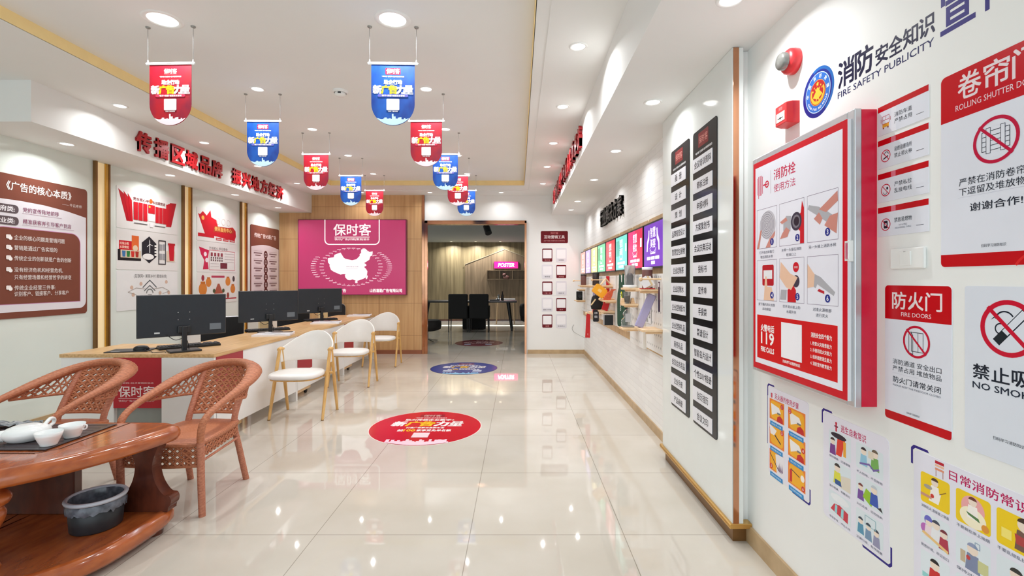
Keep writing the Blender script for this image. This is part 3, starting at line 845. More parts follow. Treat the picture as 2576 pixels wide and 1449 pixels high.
CHN = [(557,910),(575,905),(620,900),(625,875),(655,862),(690,850),(712,885),(720,900),(740,915),(810,930),(855,920),(870,905),(890,885),(888,870),(905,850),(903,830),(920,808),(945,808),(965,825),(985,845),(1025,838),(1020,880),(1000,890),(990,925),(960,945),(935,960),(955,970),(960,985),(935,1000),(955,1020),(970,1045),(965,1085),(945,1115),(910,1130),(880,1140),(862,1145),(870,1160),(850,1170),(838,1155),(850,1143),(815,1130),(790,1138),(765,1135),(740,1110),(735,1085),(745,1075),(715,1075),(690,1080),(655,1065),(620,1050),(590,1030),(575,990),(578,975),(560,955)]
s.poly([zq(*p) for p in CHN][::-1], WH); s.poly([zq(*p) for p in [(965,1088),(975,1092),(968,1120),(956,1130),(950,1112)]][::-1], WH); s.up()
ztext('保时客在中国', 748, 990, 875, 1004, 0, (150, 140, 160))
a, c = zq(748, 1018), zq(870, 1021); s.rect(a[0], c[1], c[0], a[1], (200, 190, 206))
random.seed(3)
for i in range(64):
    th = 2 * PI * i / 38 if i < 38 else (-.75 + 1.5 * (i - 38) / 15 if i < 54 else PI - .5 + 1.0 * (i - 54) / 9)
    rx, ry = (310, 196) if i < 38 else ((408, 215) if i < 54 else (400, 215))
    a, c = zq(800 + rx * math.cos(th) - 20, 1000 - ry * math.sin(th) - 3), zq(800 + rx * math.cos(th) + 20, 1000 - ry * math.sin(th) + 3)
    s.rect(a[0], c[1], c[0], a[1], (244, 214, 230)); d = zq(800 + rx * .93 * math.cos(th), 1000 - ry * .94 * math.sin(th)); s.disc(d[0], d[1], .006, (244, 214, 230), 8)
s.build('printed_face', t)

# ------------------------------------------------------------------ reception desk: three units, worktop, pedestals
XD, ZD = -2.42, .735
t = thing('worktop', 'long L-shaped oak worktop on the white reception desk', 'worktop', (-2.7, 5.9, ZD - .027))
m = MB()
pts = [(-3.64, 3.80), (-2.41, 3.80), (-2.41, 8.06), (-3.02, 8.06), (-3.02, 4.42), (-3.64, 4.42)]
m.prism([(x, y, ZD - .027) for x, y in pts], (0, 0, .027), M['desktop']); m.build('oak_board', t, bevel=.002)
RAILT = '保时客'
for i, y0 in enumerate((3.82, 5.235, 6.65)):
    y1 = y0 + 1.398
    t = thing('desk_unit', ('nearest white unit of the reception desk, with a red front panel at its corner', 'middle unit of the white reception desk, behind the nearest white chair', 'farthest unit of the white reception desk')[i], 'desk', (XD - .3, (y0 + y1) / 2, 0), 'reception desk units')
    m = MB(); m.box(XD - .02, XD, y0 + .03, y1, .105, ZD - .028, M['white']); fp = m.build('front_panel', t)
    m = MB(); m.box(XD, XD + .004, y0 + .01, y0 + .39, .305, ZD - .028, M['red']); m.build('red_panel', fp)
    m = MB(); m.box(XD - .24, XD + .004, y0 - .015, y0 + .015, 0, ZD - .028, M['white']); m.build('end_panel', t)
    if i: m = MB(); m.box(XD - .50, XD - .24, y0, y0 + .02, 0, ZD - .028, M['white']); m.build('side_panel', t)
    m = MB(); m.box(XD - .02, XD, y1 - .002, y1 + .0, .105, ZD - .028, M['white'])
    if i == 2: m.box(XD - .50, XD, y1 - .02, y1 - .002, 0, ZD - .028, M['white']); m.build('end_panel', t)
    # drawer pedestal on castors under the unit
    p = thing('drawer_pedestal', ('wooden drawer pedestal on castors under the near desk corner', 'wooden drawer pedestal on castors under the middle desk unit', 'wooden drawer pedestal on castors under the far desk unit')[i], 'drawer unit', (XD - .28, y0 + .25, 0), 'drawer pedestals under the desk')
    m = MB(); m.box(XD - .41, XD - .035, y0 + .04, y0 + .44, .055, .6, M['lightwood'] if i else M['desktop']); cc = m.build('carcass', p, bevel=.004)
    for dx in (-.37, -.08):
        for dy in (.08, .40):
            m = MB(); m.tube([(XD + dx - .011, y0 + dy, .026), (XD + dx + .011, y0 + dy, .026)], .026, M['blackplastic'], 14); m.box(XD + dx - .008, XD + dx + .008, y0 + dy - .012, y0 + dy + .012, .03, .056, M['blackplastic']); m.build('castor', p)
# return front facing the entrance
t = thing('desk_return', 'white end of the reception desk with a red logo panel facing the tea table', 'desk', (-3.03, 3.82, 0))
m = MB(); m.box(-3.635, -3.215, 3.81, 3.835, 0, ZD - .028, M['white']); m.build('front_panel', t)
m = MB(); m.box(-2.825, -2.425, 3.797, 3.803, 0, ZD - .028, M['white']); m.build('front_panel', t)
m = MB(); m.box(-3.215, -2.825, 3.842, 3.85, 0, .32, M['recess_shade']); m.build('recessed_kick_panel', t)
s = Sheet((0, 3.822, 0), (1, 0, 0), UZ, rough=.3)
s.slab([(-3.215, .305), (-2.825, .305), (-2.825, ZD - .028), (-3.215, ZD - .028)], .016, (186, 44, 56))
s.text('互联网+技术营销体验店', -3.03, .505, .27, .014, (246, 214, 214)); s.text('保时客', -3.03, .437, .285, .088, (250, 236, 236), .008)
s.rect(-3.175, .381, -2.885, .384, (250, 236, 236)); s.text('快印|广告|印刷|策划|设计', -3.03, .362, .285, .018, (250, 226, 226))
s.build('red_logo_panel', t)
m = MB(); m.box(-3.635, -3.61, 3.835, 4.41, 0, ZD - .028, M['white']); m.build('side_panel', t)

# ------------------------------------------------------------------ things on the desk
C45 = math.sqrt(.5)
def monitor(lab, cx, cy):
    """32-inch screen seen from behind; built at its place, turned 45 degrees"""
    t = thing('computer_monitor', lab, 'monitor', (cx, cy, ZD), 'monitors on the reception desk')
    a, n, up = Vector((C45, C45, 0)), Vector((C45, -C45, 0)), Vector((0, 0, 1))   # width, back normal, up
    c = Vector((cx, cy, 1.032)); hw, hh = .308, .171
    m = MB()
    rings = []
    for f, d in ((1.0, 0.0), (1.0, .014), (.985, .024), (.97, .028)):
        r = .012; pts = []
        for sx, sz in ((-1, -1), (1, -1), (1, 1), (-1, 1)):
            pts.append(c + a * (sx * hw * f) + up * (sz * hh * f) + n * d)
        rings.append(pts)
    m.rings(rings, M['monitor'], smooth=False); hs = m.build('screen_housing', t, bevel=.004)
    m = MB(); m.obox(c - n * .0015, a, n, up, hw - .008, .0012, hh - .010, M['blackplastic']); m.build('screen_glass', t)
    m = MB(); m.obox(c - up * .115 + n * .040, a, n, up, .045, .014, .030, M['blackplastic']); m.obox(c - up * .19 + n * .045, a, n, up, .018, .016, .102, M['blackplastic']); m.build('stand_column', t, bevel=.006)
    m = MB(); m.obox((cx + n.x * .04, cy + n.y * .04, ZD + .008), a, n, up, .11, .085, .008, M['blackplastic']); m.build('stand_foot', t, bevel=.006)
    m = MB(); m.obox(c + a * .225 - up * .105 + n * .0285, a, n, up, .042, .002, .026, plain('grey_rating_label', (104, 112, 120), .4) if 'grey_rating_label' not in bpy.data.materials else bpy.data.materials['grey_rating_label']); m.build('rating_label', hs)
    m = MB(); m.obox(c - a * .18 - up * .135 + n * .0285, a, n, up, .018, .002, .006, M['chrome']); m.build('port_cover', hs)
    m = MB()
    for sa in (-1, 1):
        for su in (-1, 1): m.cyl(c + a * (.04 * sa) + up * (-.005 + .03 * su) + n * .027, c + a * (.04 * sa) + up * (-.005 + .03 * su) + n * .031, .003, .003, M['chrome'], 8)
    m.build('mount_screws', hs)
    p = [c - a * .12 - up * .15 + n * .03, c - a * .06 - up * .20 + n * .03, c - up * .185 + n * .05, c + a * .02 - up * .22 + n * .06, (cx + .05, cy, ZD + .006)]
    m = MB(); m.tube(smooth_path(p, 6), .003, M['blackplastic'], 6); m.build('power_cable', t)
    return t
monitor('nearest black monitor seen from behind on the desk corner', -2.785, 3.985)
monitor('middle one of the three black monitors, seen from behind', -2.79, 5.37)
monitor('farthest black monitor, in front of the pink map poster', -2.79, 6.765)

def keyboard(lab, cx, cy, ang):
    t = thing('keyboard', lab, 'keyboard', (cx, cy, ZD), 'keyboards on the desk')
    ca, sa = math.cos(ang), math.sin(ang); A, B2 = Vector((ca, sa, 0)), Vector((-sa, ca, 0)); z = Vector((0, 0, 1)); c = Vector((cx, cy, ZD))
    m = MB(); m.obox(c + z * .010, A, B2, z, .225, .075, .010, M['blackplastic']); kc = m.build('keyboard_case', t, bevel=.004)
    m = MB()
    for i in range(21):
        for j in range(5):
            if i in (15, 19) and j > 2: continue
            m.obox(c + A * (-.210 + .021 * i) + B2 * (-.052 + .026 * j) + z * .0235, A, B2, z, .0085, .010, .0045, M['keys'])
    m.build('keys', kc)
    return t
keyboard('black keyboard beside the stand of the nearest monitor', -2.885, 4.205, math.radians(45))
keyboard('black keyboard under the middle monitor', -2.90, 5.555, math.radians(45))
keyboard('black keyboard under the farthest monitor', -2.87, 6.97, math.radians(45))
t = thing('desk_pad', 'black mouse pad near the left end of the worktop', 'mouse pad', (-3.20, 3.975, ZD))
m = MB(); m.obox((-3.215, 3.985, ZD + .004), (.96, .28, 0), (-.28, .96, 0), (0, 0, 1), .15, .10, .004, M['blackplastic']); m.build('pad', t, bevel=.002)
m = MB(); m.obox((-3.265, 3.885, ZD + .0085), (.96, .28, 0), (-.28, .96, 0), (0, 0, 1), .03, .008, .0006, M['alu']); m.build('pad_label', t)
t = thing('computer_mouse', 'black mouse on the mouse pad', 'mouse', (-3.13, 3.98, ZD + .0085))
m = MB()
for_r = []
for f, zz in ((1, 0.0), (1.02, .008), (.95, .02), (.75, .030), (.4, .036), (.05, .0375)):
    for_r.append([(-3.13 + .9 * .055 * f * math.cos(a) - .43 * .032 * f * math.sin(a), 3.98 + .43 * .055 * f * math.cos(a) + .9 * .032 * f * math.sin(a), ZD + .0085 + zz) for a in [2 * PI * i / 20 for i in range(20)]])
m.rings(for_r, M['blackplastic']); m.build('mouse_shell', t)
m = MB(); m.tube(smooth_path([(-3.085, 3.975, ZD + .016), (-3.06, 3.93, ZD + .013), (-3.0, 3.92, ZD + .004), (-2.94, 3.86, ZD + .004), (-2.88, 3.90, ZD + .004), (-2.84, 3.86, ZD + .004)], 6), .0025, M['blackplastic'], 6); m.build('mouse_cable', t)
def magazine(lab, cx, cy, z, ang, w, h, th, top):
    ca, sa = math.cos(ang), math.sin(ang)
    s = Sheet((cx, cy, z), (ca, sa, 0), (-sa, ca, 0), rough=.25)
    s.slab([(-w / 2, -h / 2), (w / 2, -h / 2), (w / 2, h / 2), (-w / 2, h / 2)], th, (240, 238, 242))
    if top:
        s.poly([(-w * .2, h * .05), (w * .45, -h * .1), (w * .46, h * .44), (-w * .35, h * .44)], (62, 62, 66)); s.rect(-w * .45, -h * .42, w * .1, -h * .36, (90, 90, 96))
    else: s.rect(w * .1, -h * .46, w * .4, -h * .42, (70, 76, 96))
    return tag(s.build('magazine'), lab, 'magazine', 'brochures on the worktop')
for n_, cx, cy in (('nearest', -2.60, 5.10), ('middle', -2.60, 6.50), ('farthest', -2.59, 7.82)):
    magazine('lower thick white brochure of the %s pile on the worktop' % n_, cx, cy, ZD, math.radians(12), .36, .25, .018, False)
    magazine('upper brochure with a dark cover picture on the %s worktop pile' % n_, cx + .04, cy + .03, ZD + .0192, math.radians(18), .29, .21, .007, True)
for cx, cy, mt, lab, w in ((-2.99, 4.44 - .06, 'white', 'white card box behind the nearest monitor stand', .07), (-2.99, 5.80, 'white', 'white card box behind the middle monitor stand', .06), (-3.0, 5.70 - .03, 'cream', 'cream card box behind the middle monitor', .06), (-2.93, 7.20, 'cream', 'tan card box left of the farthest monitor', .06)):
    m = MB(); m.obox((cx, cy, ZD + .05), (C45, C45, 0), (C45, -C45, 0), (0, 0, 1), w, .03, .05, M[mt]); o = m.build('card_box', bevel=.004); tag(o, lab, 'box')
# black task chairs behind the desk
def task_chair(lab, cx, cy):
    t = thing('task_chair', lab, 'chair', (cx, cy, 0), 'black task chairs behind the desk')
    a, n, up = Vector((C45, C45, 0)), Vector((C45, -C45, 0)), Vector((0, 0, 1))
    bc = Vector((cx, cy, 0))
    def pl(u, v, d): return bc + a * u + up * v + n * d
    out = [(-.225, .50), (.225, .50), (.235, .80)] + [(.235 - .07 + .07 * math.cos(x), .83 + .07 * math.sin(x)) for x in [PI / 2 * i / 6 for i in range(7)]] + [(-.235 + .07 + .07 * math.cos(x), .83 + .07 * math.sin(x)) for x in [PI / 2 + PI / 2 * i / 6 for i in range(7)]] + [(-.235, .80)]
    m = MB(); m.prism([pl(u, v, .0) for u, v in out], n * .02, M['mesh']); m.build('backrest_mesh', t)
    m = MB(); m.tube([pl(u, v, .01) for u, v in out[1:-1]] + [pl(-.235, .80, .01), pl(-.225, .50, .01)], .009, M['alu'], 8, up=tuple(n)); m.build('back_frame', t)
    m = MB(); m.obox(bc + n * .19 + up * .45, a, n, up, .21, .16, .03, M['mesh']); m.build('seat', t, bevel=.015)
    for u in (-.24, .24):
        m = MB(); m.tube(smooth_path([pl(u, .60, .01), pl(u, .62, .15), pl(u, .62, .30), pl(u, .45, .34), pl(u, .02, .33), pl(u, .012, .15), pl(u, .012, .0)], 5), .011, M['chrome'], 8); m.build('arm_frame', t)
    return t
task_chair('black mesh chair with a chrome edge right of the nearest monitor', -3.375, 5.43)
task_chair('black mesh chair with a chrome edge between the middle and far monitors', -3.27, 6.95)
task_chair('black mesh chair peeping out beside the farthest monitor', -3.235, 8.33)

# ------------------------------------------------------------------ white dining chairs with A-shaped wooden legs
def shell_chair():
    t = thing('dining_chair', '', 'chair', (0, 0, 0), 'white chairs along the desk')
    # seat: padded, rounded plan
    def plan(f, dy=0):
        pts = []
        for i in range(40):
            a = 2 * PI * i / 40
            ca, sa = math.cos(a), math.sin(a)
            x = math.copysign(abs(ca) ** .62, ca) * .235 * f * (1 - .06 * max(0, sa)); y = math.copysign(abs(sa) ** .72, sa) * .215 * f - .145
            pts.append((x, y))
        return pts
    m = MB()
    m.rings([[(x, y, z) for x, y in plan(f)] for f, z in ((.93, .408), (.985, .414), (1.0, .428), (.985, .444), (.93, .453), (.6, .455), (.1, .454))], M['leather']); m.build('seat', t, (0, -.145, .408))
    m = MB(); m.rings([[(x, y, z) for x, y in plan(f)] for f, z in ((.93, .396), (.95, .398), (.95, .408))], M['chairwood']); m.build('seat_base', t)
    # curved backrest
    N = 26; rows = 7
    grid_o, grid_i = [], []
    for i in range(N + 1):
        th = lerp(-PI * .03, PI * 1.03, i / N)
        cx, cy = math.cos(th), math.sin(th)
        k = max(0.0, math.sin(th)); bell = k ** 1.7
        ztop = .655 + .145 * bell; zbot = .515 - .012 * k
        ro, ri = [], []
        for j in range(rows + 1):
            zz = lerp(zbot, ztop, j / rows); lean = .05 * (zz - .51) / .27
            ro.append(((.252) * cx, .03 + (.245 + lean) * cy, zz)); ri.append(((.238) * cx, .03 + (.229 + lean) * cy, zz))
        grid_o.append(ro); grid_i.append(ri)
    rings = [o_ + i_[::-1] for o_, i_ in zip(grid_o, grid_i)]
    m = MB(); m.rings(rings, M['leather']); m.build('backrest', t, (0, .1, .5), bevel=.003)
    for sx in (-1, 1):
        ap = (.247 * sx, .025, .64)
        for sy, lab in ((-1, 0), (1, 1)):
            m = MB(); ft = (.252 * sx, .187 * sy + .0, 0.0); p1 = (.247 * sx, .025 + .02 * sy, .635)
            m.tube([ft, tuple(lerp(Vector(ft), Vector(p1), .5)), p1], [.0125, .0165, .015], M['chairwood'], 12); lg = m.build('leg', t)
            m = MB(); m.cyl((ft[0], ft[1], 0), (ft[0], ft[1], .008), .013, .013, M['darkbrass'], 12); m.build('foot_glide', lg)
        m = MB(); m.tube([(.247 * sx, -.012, .640), (.247 * sx, .025, .648), (.245 * sx, .075, .640)], [.017, .019, .015], M['chairwood'], 12); m.build('arm_joint', t)
    m = MB(); m.tube([(-.252, -.06, .402), (.252, -.06, .402)], .013, M['chairwood'], 10); m.build('seat_rail', t)
    m = MB(); m.tube([(-.252, .075, .402), (.252, .075, .402)], .013, M['chairwood'], 10); m.build('seat_rail', t)
    return t
ch = shell_chair()
spots = [(-2.095, 4.70, 'nearest white shell chair with wooden A-legs in front of the desk'), (-2.095, 6.09, 'middle white shell chair with wooden A-legs in front of the desk'), (-2.115, 7.47, 'farthest white shell chair, against the oak wall')]
for i, (x, y, lab) in enumerate(spots):
    o = ch if i == 0 else dup(ch, (0, 0, 0))
    o.location = (x, y, 0); o['label'] = lab

# ------------------------------------------------------------------ wicker armchairs
def lattice(m, S, nu, nv, w, mat, dens=1.0):
    """criss-cross weave on the surface S(u, v), u and v in 0..1"""
    def ribbon(p, q, rad):
        pts = [S(lerp(p[0], q[0], k / 8), lerp(p[1], q[1], k / 8)) for k in range(9)]
        m.tube(pts, rad, mat, 4)
    for d in (1, -1):
        for k in range(-nv, nu + 1):
            # line u*nu - d*v*nv = k   (for d = -1 start from the other side)
            seg = []
            for v in (0.0, 1.0):
                u = (k + v * nv) / nu
                seg.append((u, v))
            (ua, va), (ub, vb) = seg
            t0, t1 = 0.0, 1.0
            if ub != ua:
                ta, tb = (0 - ua) / (ub - ua), (1 - ua) / (ub - ua)
                t0, t1 = max(0, min(ta, tb)), min(1, max(ta, tb))
            if t1 - t0 < .02: continue
            p = (lerp(ua, ub, t0), lerp(va, vb, t0)); r_ = (lerp(ua, ub, t1), lerp(va, vb, t1))
            if d < 0: p, r_ = (1 - p[0], p[1]), (1 - r_[0], r_[1])
            ribbon(p, r_, w)
    for k in range(1, nv):
        ribbon((0, k / nv), (1, k / nv), (w * .75))
def wicker_chair():
    t = thing('wicker_armchair', '', 'chair', (0, 0, 0), 'wicker armchairs by the tea table')
    W = M['wicker']
    # hoop: thick woven band over the back that narrows into the arms and front legs
    half = [(.225, -.285, .40), (.228, -.28, .495), (.236, -.245, .552), (.246, -.14, .595), (.250, .02, .635), (.240, .17, .672), (.200, .305, .71), (.118, .39, .734), (0, .42, .742)]
    path = smooth_path(half + [(-x, y, z) for x, y, z in half[-2::-1]], 7)
    n = len(path); radii = []
    for i in range(n):
        f = 1 - abs(i / (n - 1) * 2 - 1)            # 0 at the front legs, 1 in the middle of the back
        k = min(1, max(0, (f - .36) / .40)); k = k * k * (3 - 2 * k)
        radii.append((lerp(.019, .050, k), lerp(.019, .030, k)))
    m = MB(); m.tube(path, radii, W, 14, up=(0, .45, 1)); m.build('arm_hoop', t)
    for sx in (-1, 1):
        m = MB(); m.tube([(.225 * sx, -.27, 0), (.225 * sx, -.28, .22), (.225 * sx, -.285, .42)], [.0175, .019, .02], M['wickerleg'], 12); m.build('front_leg', t)
        m = MB(); m.tube(smooth_path([(.185 * sx, .235, 0), (.172 * sx, .18, .22), (.150 * sx, .16, .40), (.150 * sx, .23, .55), (.158 * sx, .34, .70)], 5), .0185, M['wickerleg'], 12); m.build('rear_leg', t)
        m = MB(); m.tube([(.233 * sx, -.27, .315), (.17 * sx, .18, .30)], .007, M['wickerleg'], 8); m.build('side_stretcher', t)
        # lattice between arm band and a lower rail
        rail = [Vector((.258 * sx, -.03, .59)), Vector((.255 * sx, .10, .575)), Vector((.205 * sx, .20, .57)), Vector((.155 * sx, .25, .565))]
        topc = [Vector((.262 * sx, -.03, .61)), Vector((.24 * sx, .12, .645)), Vector((.208 * sx, .25, .68)), Vector((.162 * sx, .32, .695))]
        def ev(L, u):
            x = u * (len(L) - 1); i = min(int(x), len(L) - 2); return lerp(L[i], L[i + 1], x - i)
        m = MB(); lattice(m, lambda u, v: lerp(ev(rail, u), ev(topc, u), v), 7, 2, .006, W); m.tube([ev(rail, k / 9) for k in range(10)], .0085, W, 8); m.build('side_weave', t)
    # back panel
    def back(u, v):
        x = lerp(-.148 - .006 * v, .148 + .006 * v, u); bow = .05 * math.sin(PI * u) * (.3 + .7 * v)
        y = lerp(.185, .345, v) + bow; z = lerp(.455, .72, v)
        return Vector((x, y, z))
    m = MB(); lattice(m, back, 7, 8, .0092, W)
    m.tube([back(k / 10, 0) for k in range(11)], .009, W, 8); m.build('back_weave', t)
    # seat with rolled front edge
    def seat_out(f, z):
        return [(x * f, -.04 + (y + .04) * f, z) for x, y in [(-.222, -.27), (-.12, -.295), (0, -.30), (.12, -.295), (.222, -.27), (.215, -.1), (.19, .1), (.165, .19), (0, .21), (-.165, .19), (-.19, .1), (-.225, -.1)]]
    m = MB(); m.rings([seat_out(.97, .385), seat_out(1.0, .392), seat_out(1.0, .404), seat_out(.97, .412), seat_out(.5, .408), seat_out(.05, .406)], W); m.build('seat', t)
    m = MB()
    lattice(m, lambda u, v: Vector((lerp(-.218, .218, u), -.272 - .022 * math.sin(PI * u), lerp(.285, .388, v))), 11, 3, .007, W)
    m.tube([(lerp(-.218, .218, k / 8), -.272 - .022 * math.sin(PI * k / 8), .283) for k in range(9)], .009, W, 8); m.build('front_apron', t)
    for sx in (-1, 1):
        m = MB(); lattice(m, lambda u, v, sx=sx: Vector((lerp(.225, .17, u) * sx, lerp(-.26, .16, u), lerp(.33, .388, v))), 10, 2, .0065, W); m.build('side_apron', t)
    return t
wc = wicker_chair()
wc.location = (-1.995, 2.955, 0); wc['label'] = 'right wicker armchair, wholly visible at the end of the tea table'
o = dup(wc, (-2.85, 2.955, 0), label='left wicker armchair behind the teapot')

# ------------------------------------------------------------------ carved tea table
back_ = [(-1.97, 2.62, 0), (-2.5, 2.635, 0), (-3.05, 2.62, 0), (-3.26, 2.55, 0), (-3.33, 2.32, 0), (-3.25, 2.04, 0), (-3.0, 1.80, 0), (-2.6, 1.69, 0)]
out = smooth_path([(-1.80, 2.545, 0), (-1.845, 2.598, 0)] + back_ + [(-2.30, 1.77, 0), (-2.09, 1.925, 0), (-1.97, 2.06, 0), (-1.87, 2.25, 0), (-1.815, 2.44, 0)], 5, True)
low = smooth_path([(-1.835, 2.53, 0), (-1.87, 2.60, 0)] + back_ + [(-2.30, 1.76, 0), (-2.06, 1.88, 0), (-1.93, 1.99, 0), (-1.855, 2.12, 0), (-1.83, 2.26, 0), (-1.825, 2.42, 0)], 5, True)
tc = Vector((-2.53, 2.22, 0))
t = thing('tea_table', 'reddish carved wooden tea table with a lower shelf in the near left corner', 'table', (tc.x, tc.y, 0))
def oring(off, z, out=None):
    r = []
    for p in (out or globals()['out']):
        d = (p - tc); d = d * (1 - off / d.length); r.append((tc.x + d.x, tc.y + d.y, z))
    return r
m = MB(); m.rings([oring(.05, .475), oring(.012, .48), oring(0, .50), oring(0, .52), oring(.012, .54), oring(.035, .55), oring(.06, .549)], M['teawood'], smooth=True); m.build('tabletop', t)
m = MB(); m.rings([oring(a_, z_, low) for a_, z_ in ((.06, .03), (.015, .035), (0, .055), (0, .088), (.015, .112), (.035, .118), (.055, .112), (.5, .112))], M['teawood'], smooth=True); m.build('lower_shelf', t)
def plank(cx, cy, sx, name, t, parent, mt, scroll=None):
    prof = [(.115, .476), (.10, .44), (.07, .38), (.065, .33), (.085, .27), (.12, .225), (.155, .20), (.19, .195), (.205, .175), (.20, .15), (.185, .135), (.18, .113)]
    p = smooth_path([(w, 0, z) for w, z in prof], 4)
    pts = [(cx + q_.x * sx, cy, q_.z) for q_ in p] + [(cx - q_.x * sx, cy, q_.z) for q_ in p[::-1]]
    if pts[0][0] < cx: pts = pts
    m = MB(); m.prism(pts, (0, t, 0), mt); m.build(name, parent, bevel=.012)
plank(-1.955, 2.50, .70, 'carved_support', .065, t, M['darkwood'])
plank(-3.02, 2.50, .70, 'carved_support', .065, t, M['darkwood'])
m = MB(); m.box(-2.78, -2.29, 2.47, 2.52, .113, .476, M['darkwood']); m.build('back_board', t, bevel=.006)
def scroll_leg(cx, cy):
    prof = [(.10, .476), (.085, .452), (.075, .44), (.10, .425), (.115, .405), (.105, .38), (.085, .365), (.095, .34), (.085, .30), (.06, .25), (.045, .19), (.06, .14), (.075, .113)]
    p = smooth_path([(w, 0, z) for w, z in prof], 4)
    m = MB(); m.lathe([(q_.x, q_.z) for q_ in p], M['teawood'], (cx, cy, 0), 24, 1, .6, cap0=True, cap1=True); m.build('scroll_leg', t)
scroll_leg(-2.265, 2.02); scroll_leg(-2.9, 2.02)
m = MB()
for a, c in (((-2.12, 2.14), (-2.12, 2.60)), ((-2.12, 2.14), (-3.0, 2.14))):
    pass
m.box(-3.0, -2.16, 2.138, 2.142, .5495, .5508, M['groove']); m.box(-2.105, -2.101, 2.20, 2.60, .5495, .5508, M['groove'])
m.add([(-2.16, 2.138, .5508), (-2.101, 2.20, .5508), (-2.105, 2.203, .5508), (-2.163, 2.142, .5508)], [(0, 1, 2, 3)], M['groove']); m.build('inlaid_line', t)
for (px_, py_) in ((-1.9, 2.5), (-3.1, 2.5), (-2.2, 1.95), (-2.95, 1.95)):
    m = MB(); m.cyl((px_, py_, 0), (px_, py_, .035), .04, .045, M['darkwood'], 16); m.build('foot', t)
t = thing('tea_tray', 'dark slate tea tray let into the top of the tea table', 'tray', (-2.56, 2.37, .5505))
m = MB(); m.box(-2.98, -2.143, 2.172, 2.565, .5505, .556, M['slate']); m.build('tray_base', t, bevel=.004)
m = MB()
for i in range(9): m.box(-2.95, -2.17, 2.20 + .041 * i, 2.206 + .041 * i, .556, .5566, M['groove'])
m.build('drain_lines', t)
ZTR = .5570
def cup(lab, cx, cy, handle=None):
    t = thing('tea_cup', lab, 'cup', (cx, cy, ZTR), 'white tea cups on the tray')
    m = MB(); m.lathe([(.0, .004), (.026, .004), (.027, 0), (.031, 0), (.031, .005), (.039, .022), (.047, .042), (.0515, .062), (.0498, .062), (.045, .044), (.037, .024), (.025, .011), (0, .009)], M['porcelain'], (cx, cy, ZTR), 36); m.build('cup_bowl', t)
    if handle is not None:
        ca, sa = math.cos(handle), math.sin(handle)
        m = MB(); m.tube(smooth_path([(cx + ca * r, cy + sa * r, ZTR + z) for r, z in ((.048, .056), (.06, .056), (.064, .047), (.058, .036), (.044, .034))], 4), .0035, M['porcelain'], 8); m.build('cup_handle', t)
cup('white tea cup in front of the teapot', -2.182, 2.228)
cup('white tea cup with a small handle right of the teapot', -2.182, 2.345, math.radians(10))
cup('white tea cup cut off by the left picture edge', -2.515, 2.235)
tx, ty = -2.365, 2.305
t = thing('teapot', 'low wide white porcelain teapot with a ring handle on the slate tray', 'teapot', (tx, ty, ZTR))
m = MB(); m.lathe([(0, 0), (.060, 0), (.066, .003), (.082, .018), (.090, .034), (.086, .049), (.070, .060), (.056, .064)], M['porcelain'], (tx, ty, ZTR), 40); pb = m.build('pot_body', t)
m = MB(); m.lathe([(.057, .063), (.05, .068), (.03, .072), (.0, .073)], M['porcelain'], (tx, ty, ZTR), 36); m.build('pot_lid', t)
m = MB(); m.tube(smooth_path([(tx - .05, ty - .05, ZTR + .032), (tx - .082, ty - .075, ZTR + .038), (tx - .100, ty - .085, ZTR + .056), (tx - .108, ty - .09, ZTR + .064)], 5), [(lerp(.030, .012, k / 15), lerp(.028, .012, k / 15)) for k in range(16)], M['porcelain'], 14); m.build('spout', t)
m = MB(); m.tube(smooth_path([(tx + .030, ty + .06, ZTR + .055), (tx + .026, ty + .09, ZTR + .074), (tx + .020, ty + .115, ZTR + .066), (tx + .018, ty + .115, ZTR + .046), (tx + .028, ty + .078, ZTR + .038)], 6), .0085, M['porcelain'], 12); m.build('ring_handle', t)
# crumpled clear film on the tray
random.seed(11)
m = MB(); gx, gy = 16, 8; vs, fs = [], []
for j in range(gy + 1):
    for i in range(gx + 1):
        vs.append((-2.86 + .34 * i / gx + random.uniform(-.008, .008), 2.47 + .085 * j / gy + random.uniform(-.006, .006), ZTR + .004 + random.uniform(0, .022)))
for j in range(gy):
    for i in range(gx): fs.append((j * (gx + 1) + i, j * (gx + 1) + i + 1, (j + 1) * (gx + 1) + i + 1, (j + 1) * (gx + 1) + i))
m.add(vs, fs, plain('glossy_grey_film', (150, 152, 156), .08, var=.5, scale=40)); tag(m.build('plastic_film'), 'crumpled shiny film at the back of the tea tray', 'plastic film')

# waste bin on the lower shelf
bx, by, bz = -2.076, 2.36, .1125
KR = .74
t = thing('waste_bin', 'charcoal waste bin with a grey rim on the lower shelf of the tea table', 'waste bin', (bx, by, bz))
m = MB(); m.lathe([(0, 0), (.132, 0), (.138, .006), (.150, .145), (.144, .145), (.133, .01), (0, .008)], M['bin'], (bx, by, bz), 44, KR, KR); bb = m.build('bin_body', t)
m = MB(); m.lathe([(.146, .140), (.163, .141), (.168, .150), (.160, .158), (.146, .157), (.142, .150), (.146, .140)], M['binrim'], (bx, by, bz), 44, KR, KR); m.build('bin_rim', bb)
random.seed(5)
m = MB(); rs = []
for f, z, j in ((.151, .136, .002), (.157, .125, .006), (.156, .108, .010), (.1535, .096, .010)):
    rs.append([((bx + KR * (f + random.uniform(0, j)) * math.cos(a)), by + KR * (f + random.uniform(0, j)) * math.sin(a), bz + z + random.uniform(-j, j)) for a in [2 * PI * i / 60 for i in range(60)]])
m.rings(rs, M['bag'], cap0=False, cap1=False)
rs = []
